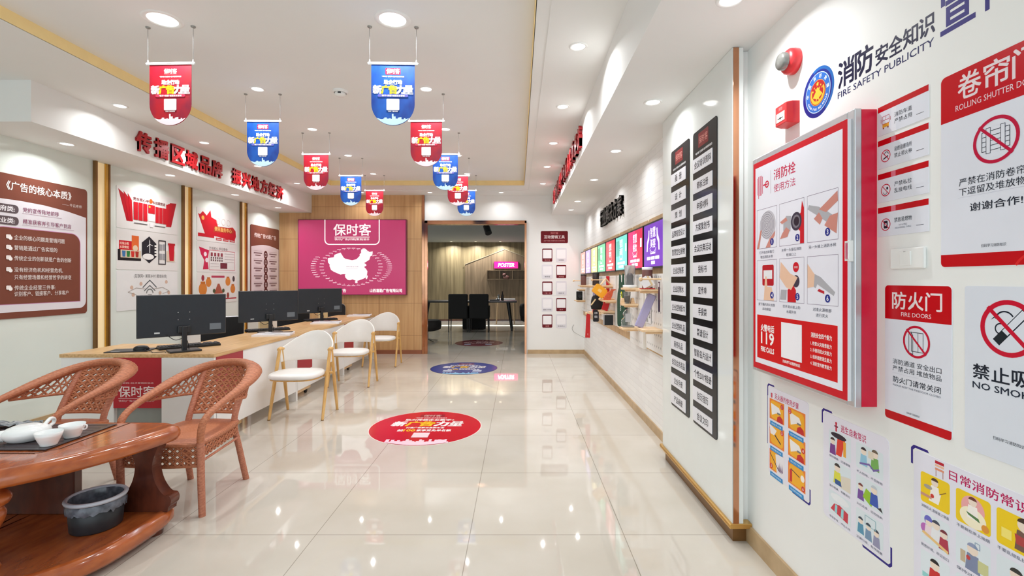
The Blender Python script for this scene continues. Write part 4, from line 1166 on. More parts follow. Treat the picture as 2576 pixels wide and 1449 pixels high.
for f, z, j in ((.142, .150, .001), (.134, .12, .008), (.128, .07, .012), (.11, .02, .008)):
    rs.append([((bx + KR * (f - random.uniform(0, j)) * math.cos(a)), by + KR * (f - random.uniform(0, j)) * math.sin(a), bz + z + random.uniform(-j, j)) for a in [2 * PI * i / 60 for i in range(60)]])
m.rings(rs, M['bag'], cap0=False, cap1=True); m.build('bin_liner', t)
random.seed(9)
for k in range(4):
    a = .9 * k + .4; cx, cy = bx + .06 * math.cos(a), by + .06 * math.sin(a)
m = MB()
for k in range(3):
    cx, cy, cz = bx + (-.05, .0, .06)[k], by + (.02, -.03, .03)[k], bz + .055
    vs = [(cx + .028 * math.cos(2.1 * q_) * random.uniform(.5, 1), cy + .028 * math.sin(2.1 * q_) * random.uniform(.5, 1), cz + .03 * (q_ % 3) * random.uniform(.6, 1)) for q_ in range(9)]
    bmx = bmesh.new()
    for p in vs: bmx.verts.new(p)
    bmesh.ops.convex_hull(bmx, input=bmx.verts)
    bmx.verts.ensure_lookup_table(); keep = [v for v in bmx.verts if v.link_faces]; ix = {v: i for i, v in enumerate(keep)}
    mm = MB(); mm.add([tuple(v.co) for v in keep], [tuple(ix[v] for v in f.verts) for f in bmx.faces], M['bag'])
    bmx.free()
    tag(mm.build('crumpled_wrapper'), ('left', 'front', 'right')[k] + ' crumpled grey wrapper inside the waste bin', 'litter', 'litter in the waste bin')

# ------------------------------------------------------------------ directory panel on the right wall
t = thing('glossy_wall_panel', 'tall glossy white wall panel with copper edges between brick wall and hydrant cabinet', 'wall panel', (1.10, 2.97, 0.1))
m = MB(); m.box(1.0735, 1.078, 2.40, 3.55, .105, 2.488, M['whiteglass']); m.build('glass_face', t)
m = MB(); m.box(1.078, 1.106, 2.396, 3.552, .105, 2.488, M['copper']); m.build('copper_edge', t)
m = MB(); m.box(1.106, 1.128, 2.398, 3.55, .105, 2.488, M['whiteglass']); m.build('back_sheet', t)
m = MB(); m.box(1.128, XF, 2.44, 3.50, .105, 2.488, M['paint']); m.build('backing', t)
m = MB(); m.box(1.059, XF, 2.392, 3.576, .080, .105, M['gold']); m.build('bottom_rail', t, bevel=.002)
m = MB(); m.box(1.057, 1.0585, 2.392, 3.576, .090, .0945, M['brass']); m.build('rail_line', t)
m = MB(); m.box(1.09, XF, 2.43, 3.54, .0, .080, M['darkbrass']); m.build('rail_feet', t)
LEFT = ['画  册', '设  计', '策  划', '品牌视觉设计', '智慧型包装物', '企业定制茶', '企业定制水', '企业定制纸巾', '企业定制礼品', '商务礼品', '会议会务用品', '企业手册', '产品画册']
RIGHT = ['会议培训资料', '商标注册', '申报材料', '方案策划书', '会议庆典活动', '投标书', '宣传单', '手提袋', '菜谱设计', '智能名片设计', '个性DIY相册', '台历挂历', '会议文印']
BK = (26, 26, 30)
for names, yl, lab in ((LEFT, 3.342, 'left black directory board with thirteen white name plates on the glossy panel'), (RIGHT, 2.925, 'right black directory board with thirteen white name plates, nearer the fire safety wall')):
    t = thing('directory_board', lab, 'sign', (1.07, yl - .175, .459), 'black directory boards')
    s = Sheet((1.0733, 0, 0), RX, UZ, rough=.12); u = -yl
    s.slab(s.rr(u, .459, u + .35, 2.212, .018), .004, BK)
    s.rect(u + .085, 2.105, u + .235, 2.19, (122, 34, 38)); s.up(); s.text('保时客', u + .16, 2.147, .125, .045, (226, 150, 140))
    s.text('“保时客”互联网+技术营销体验店', u + .165, 2.078, .25, .014, (230, 230, 232), .02)
    bd = s.build('board', t)
    for i, n_ in enumerate(names):
        z1 = 2.052 - .1245 * i; z0 = z1 - .083
        s = Sheet((1.0733 - .0045, 0, 0), RX, UZ, rough=.25)
        s.slab([(u + .001, z0), (u + .293, z0), (u + .293, z1), (u + .001, z1)], .0025, (226, 226, 232))
        k = len(n_.replace(' ', ''))
        w = .042 * k if k > 2 else .13
        s.text(n_, u + .155, (z0 + z1) / 2, min(w, .262), .044, (44, 44, 56), .006); s.build('name_plate', t)

# ------------------------------------------------------------------ fire safety wall
def FS(yl, **k):
    s = Sheet((XF, 0, 0), RX, UZ, eps=.00006, **k); s.y = -yl; return s
NAVY, CR, INK, PALE = (9, 6, 56), (198, 2, 18), (26, 36, 50), (228, 230, 240)
MAG = (190, 28, 92)
# vinyl title
s = FS(1.7535); u = s.y; s.up()
s.text('消', u + .045, 2.066, .084, .092, NAVY, .02); s.text('防', u + .133, 2.066, .084, .092, NAVY, .02)
for i, c in enumerate('安全知识'): s.text(c, u + .213 + .0565 * i, 2.052, .053, .058, NAVY, .02)
s.text('FIRE SAFETY PUBLICITY', u + .204, 1.9965, .405, .0225, (34, 36, 92), .008)
for i, c in enumerate('宣传栏'): s.text(c, u + .478 + .112 * i, 2.058, .098, .118, (48, 40, 124), .02)
tag(s.build('wall_lettering'), 'dark blue vinyl title lettering above the fire hydrant cabinet', 'lettering')
# emblem
s = FS(1.9652); u = s.y + .095; v = 2.0557; s.up()
s.disc(u, v, .095, (30, 40, 130), 56); s.up(); s.ring(u + .004, v + .002, .0945, .012, (30, 96, 170), a0=-60, a1=110); s.disc(u, v, .077, (190, 214, 240), 56); s.up(); s.disc(u, v, .074, (44, 104, 190), 56); s.up(); s.disc(u, v, .0495, (196, 160, 90), 48); s.up(); s.disc(u, v, .0475, (176, 30, 34), 48); s.up()
s.ring(u, v - .002, .043, .012, (232, 176, 50), a0=200, a1=340); s.ring(u, v - .002, .043, .008, (232, 176, 50), a0=-20, a1=30); s.ring(u, v - .002, .043, .008, (232, 176, 50), a0=150, a1=200)
s.poly([(u - .03, v - .012), (u, v - .026), (u + .03, v - .012), (u + .012, v + .006), (u + .004, v + .02), (u - .004, v + .02), (u - .012, v + .006)], (236, 184, 56))
s.line([(u - .012, v - .036), (u + .012, v + .016)], .005, (236, 184, 56)); s.line([(u + .012, v - .036), (u - .012, v + .016)], .005, (236, 184, 56))
def star(s, u, v, r, c):
    s.poly([(u + (r if i % 2 == 0 else r * .42) * math.sin(PI * i / 5), v + (r if i % 2 == 0 else r * .42) * math.cos(PI * i / 5)) for i in range(10)][::-1], c)
star(s, u, v + .034, .010, (246, 200, 60))
for dx, dy in ((-.02, .024), (.02, .024), (-.028, .012), (.028, .012)): star(s, u + dx, v + dy, .0045, (246, 200, 60))
def around(s, txt, u, v, r, a0, a1, h, c, inward=True):
    n = len(txt)
    for i, ch_ in enumerate(txt):
        if ch_ == ' ': continue
        a = math.radians(lerp(a0, a1, i / (n - 1)))
        s.text(ch_, u + r * math.cos(a), v + r * math.sin(a), None, h if ch_ != 'I' else h, c, .01, rot=a - PI / 2 if inward else a + PI / 2)
around(s, '中国消防救援', u, v, .0625, 176, 4, .015, (240, 246, 255)); around(s, 'CHINA FIRE AND RESCUE', u, v, .063, 205, 335, .0085, (240, 246, 255), False)
tag(s.build('emblem_sticker'), 'round blue and red fire service emblem sticker left of the title lettering', 'emblem')
# alarm sounder and manual call point
t = thing('alarm_sounder', 'round red fire alarm sounder with a grey lens high on the wall', 'fire alarm', (XF, 2.022, 2.2466))
m = MB()
def xl(prof, mt, cy, cz, seg=36):        # lathe about the X axis, profile (radius, distance from the wall)
    rs = [[(XF - d, cy + r * math.cos(2 * PI * i / seg), cz + r * math.sin(2 * PI * i / seg)) for i in range(seg)] for r, d in prof]
    return MB().rings(rs, mt, cap0=False, cap1=True)
xl([(.053, 0), (.054, .012), (.052, .03), (.044, .04), (.036, .043)], M['alarmred'], 2.022, 2.2466).build('sounder_body', t)
xl([(.036, .042), (.036, .060), (.030, .068), (.012, .071)], plain('grey_lens', (128, 128, 124), .2, .3, var=.15, scale=40), 2.022, 2.2466).build('beacon_lens', t)
t = thing('call_point', 'square red manual fire alarm box below the round sounder', 'fire alarm', (XF, 2.035, 1.985))
m = MB(); m.rings([[(XF - d, 2.035 + sy * h, 2.026 + sz * h) for sy, sz in ((-1, -1), (1, -1), (1, 1), (-1, 1))] for d, h in ((0, .046), (.028, .046), (.052, .042), (.054, .040))], M['alarmred'], smooth=False); cb = m.build('box_body', t, bevel=.003)
s = Sheet((XF - .0542, 0, 0), RX, UZ); s.slab([(-2.068, 1.998), (-2.004, 1.998), (-2.004, 2.036), (-2.068, 2.036)], .001, (236, 228, 214)); s.line([(-2.055, 2.012), (-2.018, 2.012)], .003, INK); s.disc(-2.036, 2.012, .005, INK, 12); s.build('press_plate', cb)
s = Sheet((XF - .0542, 0, 0), RX, UZ); s.up(); s.text('消防', -2.036, 2.052, .03, .014, (240, 190, 190)); s.build('printed_mark', cb)

# hydrant cabinet
t = thing('hydrant_cabinet', 'fire hydrant cabinet with a red and white instruction door', 'fire cabinet', (1.13, 1.90, .907))
y0, y1, z0, z1 = 1.561, 2.241, .907, 1.885
m = MB(); m.box(1.120, XF, y0, y1 - .02, z0 + .004, z1 - .004, M['cabinetred']); m.build('red_body', t)
m = MB()
for a in ((y0, y0 + .034, z0, z1), (y1 - .034, y1, z0, z1), (y0 + .034, y1 - .034, z0, z0 + .034), (y0 + .034, y1 - .034, z1 - .034, z1)): m.box(1.097, 1.122, *a, M['alu'])
m.box(1.108, 1.121, y0 + .03, y1 - .03, z0 + .03, z1 - .03, M['alu']); m.build('aluminium_frame', t, bevel=.004)
s = Sheet((1.0965, 0, 0), RX, UZ, rough=.22, eps=.00006); u = -2.2025; w = .6285; vb, vt = .9265, 1.8545
s.slab([(u, vb), (u + w, vb), (u + w, vt), (u, vt)], .0135, (206, 14, 34), (236, 236, 240))
PP = (234, 234, 244)
s.rect(u + .0185, vb + .0265, u + w - .024, vt - .025, PP); s.up()
s.rect(u + .0345, .976, u + .580, 1.169, (214, 6, 18)); s.up()
for i in range(6): s.rect(u + .037 + .0085 * i, 1.700 + (.006 if i in (0, 5) else 0), u + .0415 + .0085 * i, 1.788 - (.006 if i in (0, 5) else 0), (204, 30, 80))
s.rect(u + .087, 1.738, u + .110, 1.745, (204, 20, 60)); s.ring(u + .119, 1.741, .016, .006, (204, 20, 60), 24); s.rect(u + .103, 1.739, u + .135, 1.743, (204, 20, 60)); s.rect(u + .117, 1.726, u + .121, 1.757, (204, 20, 60)); s.rect(u + .046, 1.688, u + .050, 1.70, (204, 20, 60))
s.rect(u + .150, 1.695, u + .1515, 1.795, (120, 40, 70))
s.text('消防栓', u + .254, 1.768, .158, .046, (200, 14, 70), .008); s.text('使用方法', u + .254, 1.711, .158, .034, (200, 40, 90))
cols = [(.0325, .1995), (.2185, .390), (.4095, .583)]
rowz = [(1.463, 1.638), (1.2346, 1.412)]
K0 = s.k
SK, SK2, GR = (206, 140, 128), (236, 196, 168), (176, 176, 182)
for r_, (za, zb_) in enumerate(rowz):
    for c_, (ua, ub) in enumerate(cols):
        s.k = K0; s.frame(u + ua, za, u + ub, zb_, .0012, (110, 90, 120)); A0, B0 = u + ua, za
        def P(*pts, c): s.poly([(A0 + a, B0 + b_) for a, b_ in pts], c)
        if (r_, c_) == (0, 0):
            s.disc(A0 + .095, B0 + .10, .062, (196, 194, 202), 36); s.up()
            for k in range(6): s.ring(A0 + .085, B0 + .10, .058 - .0095 * k, .003, (150, 148, 158), 32)
            s.up(); P((.002, .002), (.03, .08), (.045, .085), (.02, .002), c=SK); P((.075, .002), (.11, .04), (.155, .07), (.15, .05), (.12, .02), (.115, .002), c=SK); s.up()
        elif (r_, c_) == (0, 1):
            P((.145, .002), (.1705, .002), (.1705, .135), (.158, .165), (.15, .12), (.13, .11), (.13, .06), (.145, .05), c=(204, 30, 40)); s.up()
            s.disc(A0 + .12, B0 + .09, .036, (60, 58, 74), 28); s.up(); s.disc(A0 + .12, B0 + .09, .026, (120, 118, 128), 24); s.up(); s.disc(A0 + .122, B0 + .09, .018, (40, 38, 50), 20)
            P((.03, .06), (.08, .055), (.085, .115), (.05, .12), (.03, .09), c=GR); P((.005, .03), (.06, .035), (.075, .06), (.05, .075), (.02, .05), c=SK); P((.005, .10), (.05, .115), (.06, .10), (.02, .09), c=SK); s.up()
        elif (r_, c_) == (0, 2):
            P((.002, .125), (.06, .095), (.14, .05), (.165, .075), (.12, .10), (.07, .125), (.01, .14), c=GR); s.up(); P((.07, .115), (.17, .165), (.172, .13), (.11, .10), c=SK); P((.04, .085), (.075, .06), (.09, .08), (.07, .105), c=SK); P((.10, .055), (.165, .02), (.172, .09), (.13, .085), c=SK); s.up()
        elif (r_, c_) == (1, 0):
            s.rrect(A0 + .048, B0 + .065, A0 + .142, B0 + .155, .008, (186, 26, 36)); s.up(); s.rect(A0 + .058, B0 + .095, A0 + .130, B0 + .132, (236, 236, 240)); s.up(); P((.06, .002), (.065, .04), (.072, .105), (.085, .105), (.09, .06), (.125, .06), (.145, .002), c=SK2); s.up()
        elif (r_, c_) == (1, 1):
            P((.06, .002), (.118, .002), (.118, .05), (.10, .07), (.06, .05), c=(206, 30, 40)); s.disc(A0 + .118, B0 + .085, .024, (60, 58, 74), 24); s.up(); P((.002, .10), (.05, .06), (.085, .05), (.13, .10), (.08, .115), (.01, .165), c=SK2); P((.005, .01), (.05, .01), (.055, .05), (.012, .05), c=GR); s.disc(A0 + .118, B0 + .14, .02, (206, 20, 34), 24); s.up(); s.text('水阀处', A0 + .118, B0 + .14, .026, .009, (250, 240, 240)); s.up()
        else:
            P((.002, .08), (.05, .06), (.06, .075), (.15, .035), (.158, .048), (.08, .10), (.05, .11), (.002, .12), c=GR); s.up(); P((.002, .06), (.04, .065), (.045, .11), (.002, .15), c=SK2); P((.06, .05), (.10, .04), (.10, .05), (.07, .058), c=(190, 40, 50)); s.up()
        pos = [(.128, .025), (.128, .026), (.118, .03), (.128, .025), (.128, .025), (.118, .025)][r_ * 3 + c_]
        s.disc(A0 + pos[0], B0 + pos[1], .0145, (40, 56, 140), 24); s.up(); s.text('123456'[r_ * 3 + c_], A0 + pos[0], B0 + pos[1], None, .017, (250, 250, 255), .01)
for i, (a, b_) in enumerate((('打开或击碎箱门', '取出消防水带'), ('水带一头接在消防', '栓接口上'), ('另一头接上消防水枪', ''), ('按下箱内消火栓泵', '启动按钮'), ('打开消火栓上的', '水阀开关'), ('对准火源根部', '进行灭火'))):
    ua, ub = cols[i % 3]; zz = (rowz[0][0] if i < 3 else rowz[1][0]) - .017
    s.text(a, u + (ua + ub) / 2, zz, .0172 * len(a), .0125, (70, 76, 96))
    if b_: s.text(b_, u + (ua + ub) / 2, zz - .020, .0172 * len(b_), .0125, (70, 76, 96))
W = (255, 246, 246)
s.text('火警电话', u + .123, 1.114, .11, .03, W, .03); s.text('119', u + .123, 1.070, .105, .05, W, .02); s.text('FIRE CALLS', u + .123, 1.020, .108, .021, W, .03)
s.rect(u + .2325, 1.008, u + .376, 1.152, (246, 244, 250)); s.text('扫码学习消防知识', u + .304, .994, .12, .0125, W, .02)
s.text('消防安全四个能力', u + .492, 1.123, .118, .018, W, .02)
for i, a in enumerate(('1. 检查火灾隐患能力', '2. 扑救初起火灾能力', '3. 组织疏散逃生能力', '4. 消防宣传教育能力')): s.text(a, u + .430, 1.0925 - .0245 * i, .120, .0145, W, .012, 'l')
s.build('instruction_door', t)
m = MB(); m.box(1.083, 1.098, 1.566, 1.590, 1.385, 1.455, M['whiteplastic']); lp = m.build('latch_plate', t, bevel=.002)
m = MB(); m.box(1.0815, 1.086, 1.5695, 1.584, 1.392, 1.448, M['chrome']); m.build('latch_handle', lp, bevel=.002)

# large rolling shutter sign
def ban(s, u, v, r, w, c=(200, 16, 52)):
    s.ring(u, v, r, w, c); d = r * .7071 - w * .2; s.line([(u - d, v + d), (u + d, v - d)], w * .85, c); s.up()
s = FS(1.3226, rough=.22); u = s.y; w = .30
s.slab(s.rr(u, 1.36, u + w, 1.878, .014), .002, PALE)
s.poly(s.rr(u, 1.752, u + w, 1.878, .014, corners=(0, 0, 1, 1)), CR); s.poly(s.rr(u, 1.36, u + w, 1.393, .012, corners=(1, 1, 0, 0)), CR); s.up()
s.ring(u + .25, 1.33, .062, .006, (224, 40, 40), a0=30, a1=150)
for i, c in enumerate('卷帘门'): s.text(c, u + .083 + .070 * i, 1.832, .063, .066, (236, 220, 224), .012)
s.text('ROLLING SHUTTER DOORS', u + .152, 1.781, .215, .0155, (240, 220, 226))
v = 1.6685; c = u + .151
for k in range(5): s.rect(c - .034, v - .024 + .012 * k, c + .034, v - .0225 + .012 * k, INK)
for dx in (-.024, .012): s.rect(c + dx, v - .03, c + dx + .012, v + .034, PALE); s.up(); s.frame(c + dx, v - .03, c + dx + .012, v + .034, .0013, INK)
s.rect(c - .035, v - .024, c - .0335, v + .025, INK); s.rect(c + .0335, v - .024, c + .035, v + .025, INK); s.up()
ban(s, c, v, .0575, .0085, (196, 20, 62))
s.text('严禁在消防卷帘门', u + .150, 1.5815, .191, .020, INK); s.text('下逗留及堆放物品', u + .150, 1.556, .191, .020, INK); s.rect(u + .052, 1.541, u + .25, 1.5415, (190, 190, 205))
s.text('谢谢合作!', u + .150, 1.512, .130, .021, INK, .006); s.text('扫码学习消防知识', u + .146, 1.411, .062, .008, INK)
tag(s.build('safety_sign'), 'large sign with a red header about rolling shutters at the right picture edge', 'safety sign')
# fire door sign
s = FS(1.524, rough=.22); u = s.y; w = .234
s.slab(s.rr(u, .89, u + w, 1.3077, .012), .002, PALE)
s.poly(s.rr(u, 1.203, u + w, 1.3077, .012, corners=(0, 0, 1, 1)), CR); s.poly(s.rr(u, .89, u + w, .9154, .010, corners=(1, 1, 0, 0)), CR); s.up()
for i, c in enumerate('防火门'): s.text(c, u + .056 + .061 * i, 1.262, .053, .052, (240, 226, 228), .014)
s.text('FIRE DOORS', u + .117, 1.2205, .106, .0125, (244, 226, 230)); c, v = u + .119, 1.1425
s.frame(c - .018, v - .03, c + .025, v + .028, .0018, INK); s.line([(c - .018, v + .028), (c - .026, v + .022), (c - .026, v - .034), (c - .012, v - .038), (c - .012, v + .018), (c - .018, v + .028)], .0018, INK); s.rect(c + .006, v - .03, c + .0075, v + .028, INK); s.up()
ban(s, c, v, .0478, .007)
s.text('消防通道 安全出口', u + .117, 1.073, .172, .0165, INK); s.text('严禁占用 堆放物品', u + .117, 1.052, .172, .0165, INK); s.rect(u + .03, 1.0365, u + .205, 1.0368, (190, 190, 205))
s.text('防火门请常关闭', u + .117, 1.018, .168, .0185, INK, .005); s.text('PLEASE KEEP THE FIREDOOR CLOSED', u + .117, 1.0, .168, .0055, (110, 116, 130)); s.text('扫码学习消防知识', u + .108, .926, .046, .006, INK)
tag(s.build('safety_sign'), 'sign with a red header and a crossed out door, right of the hydrant cabinet', 'safety sign')
# no smoking sign
s = FS(1.252, rough=.22); u = s.y; w = .234
s.slab(s.rr(u, .886, u + w, 1.309, .006), .002, (224, 228, 238)); c, v = u + .1106, 1.2085
s.line([(c - .022, v - .028), (c + .034, v + .034)], .021, INK); s.up(); s.line([(c - .009, v - .013), (c + .033, v + .0335)], .0165, (224, 228, 238)); s.up(); s.line([(c - .021, v - .027), (c - .014, v - .019)], .019, (30, 40, 46)); s.up()
s.ring(c - .008, v + .018, .024, .0035, INK, a0=30, a1=170); s.ring(c - .018, v - .002, .014, .003, INK, a0=60, a1=250); s.poly([(c - .032, v + .024), (c - .042, v + .018), (c - .030, v + .030)], INK)
ban(s, c, v, .0685, .0115, (206, 18, 50))
for i, ch_ in enumerate('禁止吸烟'): s.text(ch_, u + .044 + .0485 * i, 1.0935, .0425, .0365, INK, .014)
s.text('NO SMOKING', u + .117, 1.0575, .19, .0165, (40, 50, 66), .01); s.text('扫码学习消防知识', u + .112, .938, .075, .0085, INK)
tag(s.build('safety_sign'), 'no smoking sign with a crossed out cigarette at the right picture edge', 'safety sign')
# four small signs
for i, (za, zb_, l1, l2, lab) in enumerate(((1.788, 1.8816, '消防车道', '严禁占用', 'topmost of four small signs, with a small red fire engine'), (1.6816, 1.773, '易燃易爆场所', '禁止带火种', 'second of four small signs, with a crossed out match'), (1.573, 1.665, '严禁私拉', '乱接电线', 'third of four small signs, with a crossed out plug'), (1.4635, 1.557, '禁放易燃物', '', 'lowest of four small signs, above the light switch'))):
    s = FS(1.5544, rough=.22); u = s.y; w = .192
    s.slab([(u, za), (u + w, za), (u + w, zb_), (u, zb_)], .002, PALE); s.rect(u, zb_ - .018, u + w, zb_, CR); s.up(); c, v = u + .033, za + .037
    if i: s.rect(u + .055, zb_ - .018, u + .073, zb_, (224, 110, 130))
    else: s.rect(u + .0555, za, u + .0755, zb_ - .018, (236, 236, 244))
    s.up()
    if i == 0:
        s.frame(c - .015, v - .004, c + .015, v + .022, .0014, (190, 40, 60)); s.rect(c - .015, v + .008, c + .015, v + .0094, (190, 40, 60)); s.rect(c - .0007, v + .009, c + .0007, v + .022, (190, 40, 60)); s.rect(c - .013, v - .014, c + .013, v - .004, (236, 170, 60)); s.rect(c - .012, v - .019, c - .007, v - .014, (150, 60, 40)); s.rect(c + .007, v - .019, c + .012, v - .014, (150, 60, 40)); s.rect(c - .02, v + .002, c - .0185, v + .014, (190, 40, 60)); s.rect(c + .0185, v + .002, c + .02, v + .014, (190, 40, 60))
    else:
        if i == 1: s.line([(c - .008, v - .008), (c + .008, v - .002)], .004, INK); s.ring(c + .003, v + .004, .009, .002, INK, 18, a0=0, a1=180)
        elif i == 2: s.ring(c - .002, v - .006, .008, .0016, INK, 18, a0=180, a1=360); s.rect(c + .003, v + .001, c + .010, v + .009, INK)
        else: s.rrect(c - .008, v - .012, c + .008, v + .012, .003, INK); s.up(); s.rect(c - .004, v - .004, c + .004, v + .004, PALE)
        s.up(); ban(s, c, v, .0195, .0026)
    if l2: s.text(l1, u + .101, za + .049, .066, .0145, INK); s.text(l2, u + .101, za + .029, .066, .0145, INK)
    else: s.text(l1, u + .101, za + .047, .066, .0145, INK); s.text('NO LAYING', u + .101, za + .030, .03, .005, (130, 134, 146)); s.text('INFLAMMABLE THING', u + .101, za + .022, .06, .005, (130, 134, 146))
    s.rect(u + .150, za + .021, u + .176, za + .0222, INK)
    tag(s.build('safety_sign'), lab, 'safety sign', 'small signs right of the hydrant cabinet')
# light switch
t = thing('light_switch', 'white light switch plate between the small signs and the fire door sign', 'switch', (XF, 1.433, 1.36))
m = MB(); m.box(XF - .009, XF, 1.37, 1.4966, 1.358, 1.421, M['whiteplastic']); sp = m.build('switch_plate', t, bevel=.004)
m = MB(); m.prism([(XF - .009, 1.415, 1.368), (XF - .009, 1.415, 1.411), (XF - .0135, 1.415, 1.411), (XF - .0105, 1.415, 1.368)], (0, .038, 0), M['whiteplastic']); rk = m.build('rocker', sp, bevel=.001)
m = MB(); m.box(XF - .0139, XF - .0125, 1.430, 1.438, 1.4085, 1.4095, M['disc']); m.build('rocker_mark', sp)

# three framed picture posters in the lower row
def person(s, u, v, k, hair, body, skin=(240, 222, 206)):
    s.poly([(u - .016 * k, v - .03 * k), (u + .016 * k, v - .03 * k), (u + .012 * k, v + .004 * k), (u - .012 * k, v + .004 * k)], body); s.up()
    s.disc(u, v + .014 * k, .0115 * k, skin, 18); s.up(); s.disc(u, v + .018 * k, .0115 * k, hair, 16, .0085 * k, 0, 180)
def poster(yl, w, za, zb_, lab, title, tu, tw, th, pics, rows, ph, draw, caps, labelled, icon):
    s = FS(yl, rough=.22); u = s.y
    s.slab(s.rr(u, za, u + w, zb_, .018), .0015, (232, 230, 242))
    o, t_, L = .012, .0075, .055
    s.k = 1
    s.poly([(u - o, zb_ - .045), (u - o + t_, zb_ - .045), (u - o + t_, zb_ + o - t_ - .008), (u - o + t_ + .008, zb_ + o - t_), (u + L - .004, zb_ + o - t_), (u + L - .009, zb_ + o), (u - o + .010, zb_ + o), (u - o, zb_ + o - .010)], (46, 34, 130))
    s.poly([(u + w + o, za + .055), (u + w + o - t_, za + .055), (u + w + o - t_, za - o + t_ + .008), (u + w + o - t_ - .008, za - o + t_), (u + w - .12, za - o + t_), (u + w - .115, za - o), (u + w + o - .010, za - o), (u + w + o, za - o + .010)], (46, 34, 130))
    if labelled: s.rect(u - o, zb_ - .27, u - o + t_ * .6, zb_ - .045, (70, 50, 150))
    s.k = .0015 / s.eps + 1
    s.text(title, u + tu + tw / 2, zb_ - th[1], tw, th[0], MAG, .012)
    icon(s, u + tu - .026, zb_ - th[1])
    i = 0; k0 = s.k
    for r_, zt_ in enumerate(rows):
        for c_, (ua, ub) in enumerate(pics):
            s.k = k0
            draw(s, u + ua, zt_ - ph, u + ub, zt_, i)
            s.up(2)
            if labelled:
                s.rect(u + ua + .006, zt_ - ph - .029, u + ub - .012, zt_ - ph - .009, (30, 140, 206)); s.up(); s.text(caps[i], u + (ua + ub) / 2 - .003, zt_ - ph - .019, (ub - ua) * .66, .0085, (220, 240, 255))
            elif caps[i]: s.text(caps[i], u + (ua + ub) / 2, zt_ - ph - .011, (ub - ua) * .95, .0085, (92, 98, 116))
            i += 1
    tag(s.build('safety_poster'), lab, 'poster', 'framed safety posters in the lower row')
Y0, O0 = (246, 176, 30), (238, 128, 44)
def d1(s, a, b_, c, d, i):
    mx, my = (a + c) / 2, (b_ + d) / 2
    s.rect(a, b_, c, d, O0); s.up(); s.rrect(a + .008, b_ + .006, c - .008, d - .006, .02, Y0); s.up()
    if i in (0, 1, 3): s.poly([(mx + .0, b_), (c - .01, b_), (c - .012, b_ + .022), (mx + .028, b_ + .032), (mx + .006, b_ + .022)], (200, 30, 30)); s.poly([(a + .012, d - .02), (mx + .02, d - .028), (mx + .035, my - .004), (mx, my - .01), (a + .02, b_ + .02)], (244, 240, 238)); s.rect(mx + .004, my - .012, mx + .03, my - .004, (120, 120, 120))
    if i == 2: s.line([(a + .004, d - .02), (mx + .03, my - .022)], .007, (50, 40, 40)); s.poly([(a, d - .004), (mx, d - .02), (mx - .02, my), (a + .008, my)], (246, 240, 236))
    if i == 4:
        s.poly([(mx, b_), (c, b_), (c, d), (mx - .01, d - .01)], (236, 232, 238)); s.up(); s.line([(a + .006, d - .02), (mx + .01, my - .024)], .005, (60, 50, 50))
        for k in range(4): s.poly([(mx + .01 + .01 * k, b_ + .01), (mx + .02 + .01 * k, b_ + .02), (mx + .014 + .01 * k, my + .01 * (k % 2))], (110, 80, 120))
    if i == 5: s.rrect(a + .012, b_ + .01, a + .030, d - .03, .006, (206, 34, 34)); s.line([(a + .022, d - .028), (mx + .02, my + .006)], .004, (60, 50, 50)); s.disc(c - .02, my + .008, .014, (250, 240, 230), 14)
    s.up(); p = (c - .018, d - .018) if i in (0, 2) else ((a + .014, d - .018) if i == 1 else ((c - .016, d - .04) if i == 3 else ((a + .016, b_ + .018) if i == 4 else (c - .016, b_ + .014))))
    s.disc(p[0], p[1], .0115, (206, 44, 44), 18); s.up(); s.text('123456'[i], p[0], p[1], None, .013, (255, 244, 230), .01)
PICS2 = [(.033, .152), (.178, .301)]
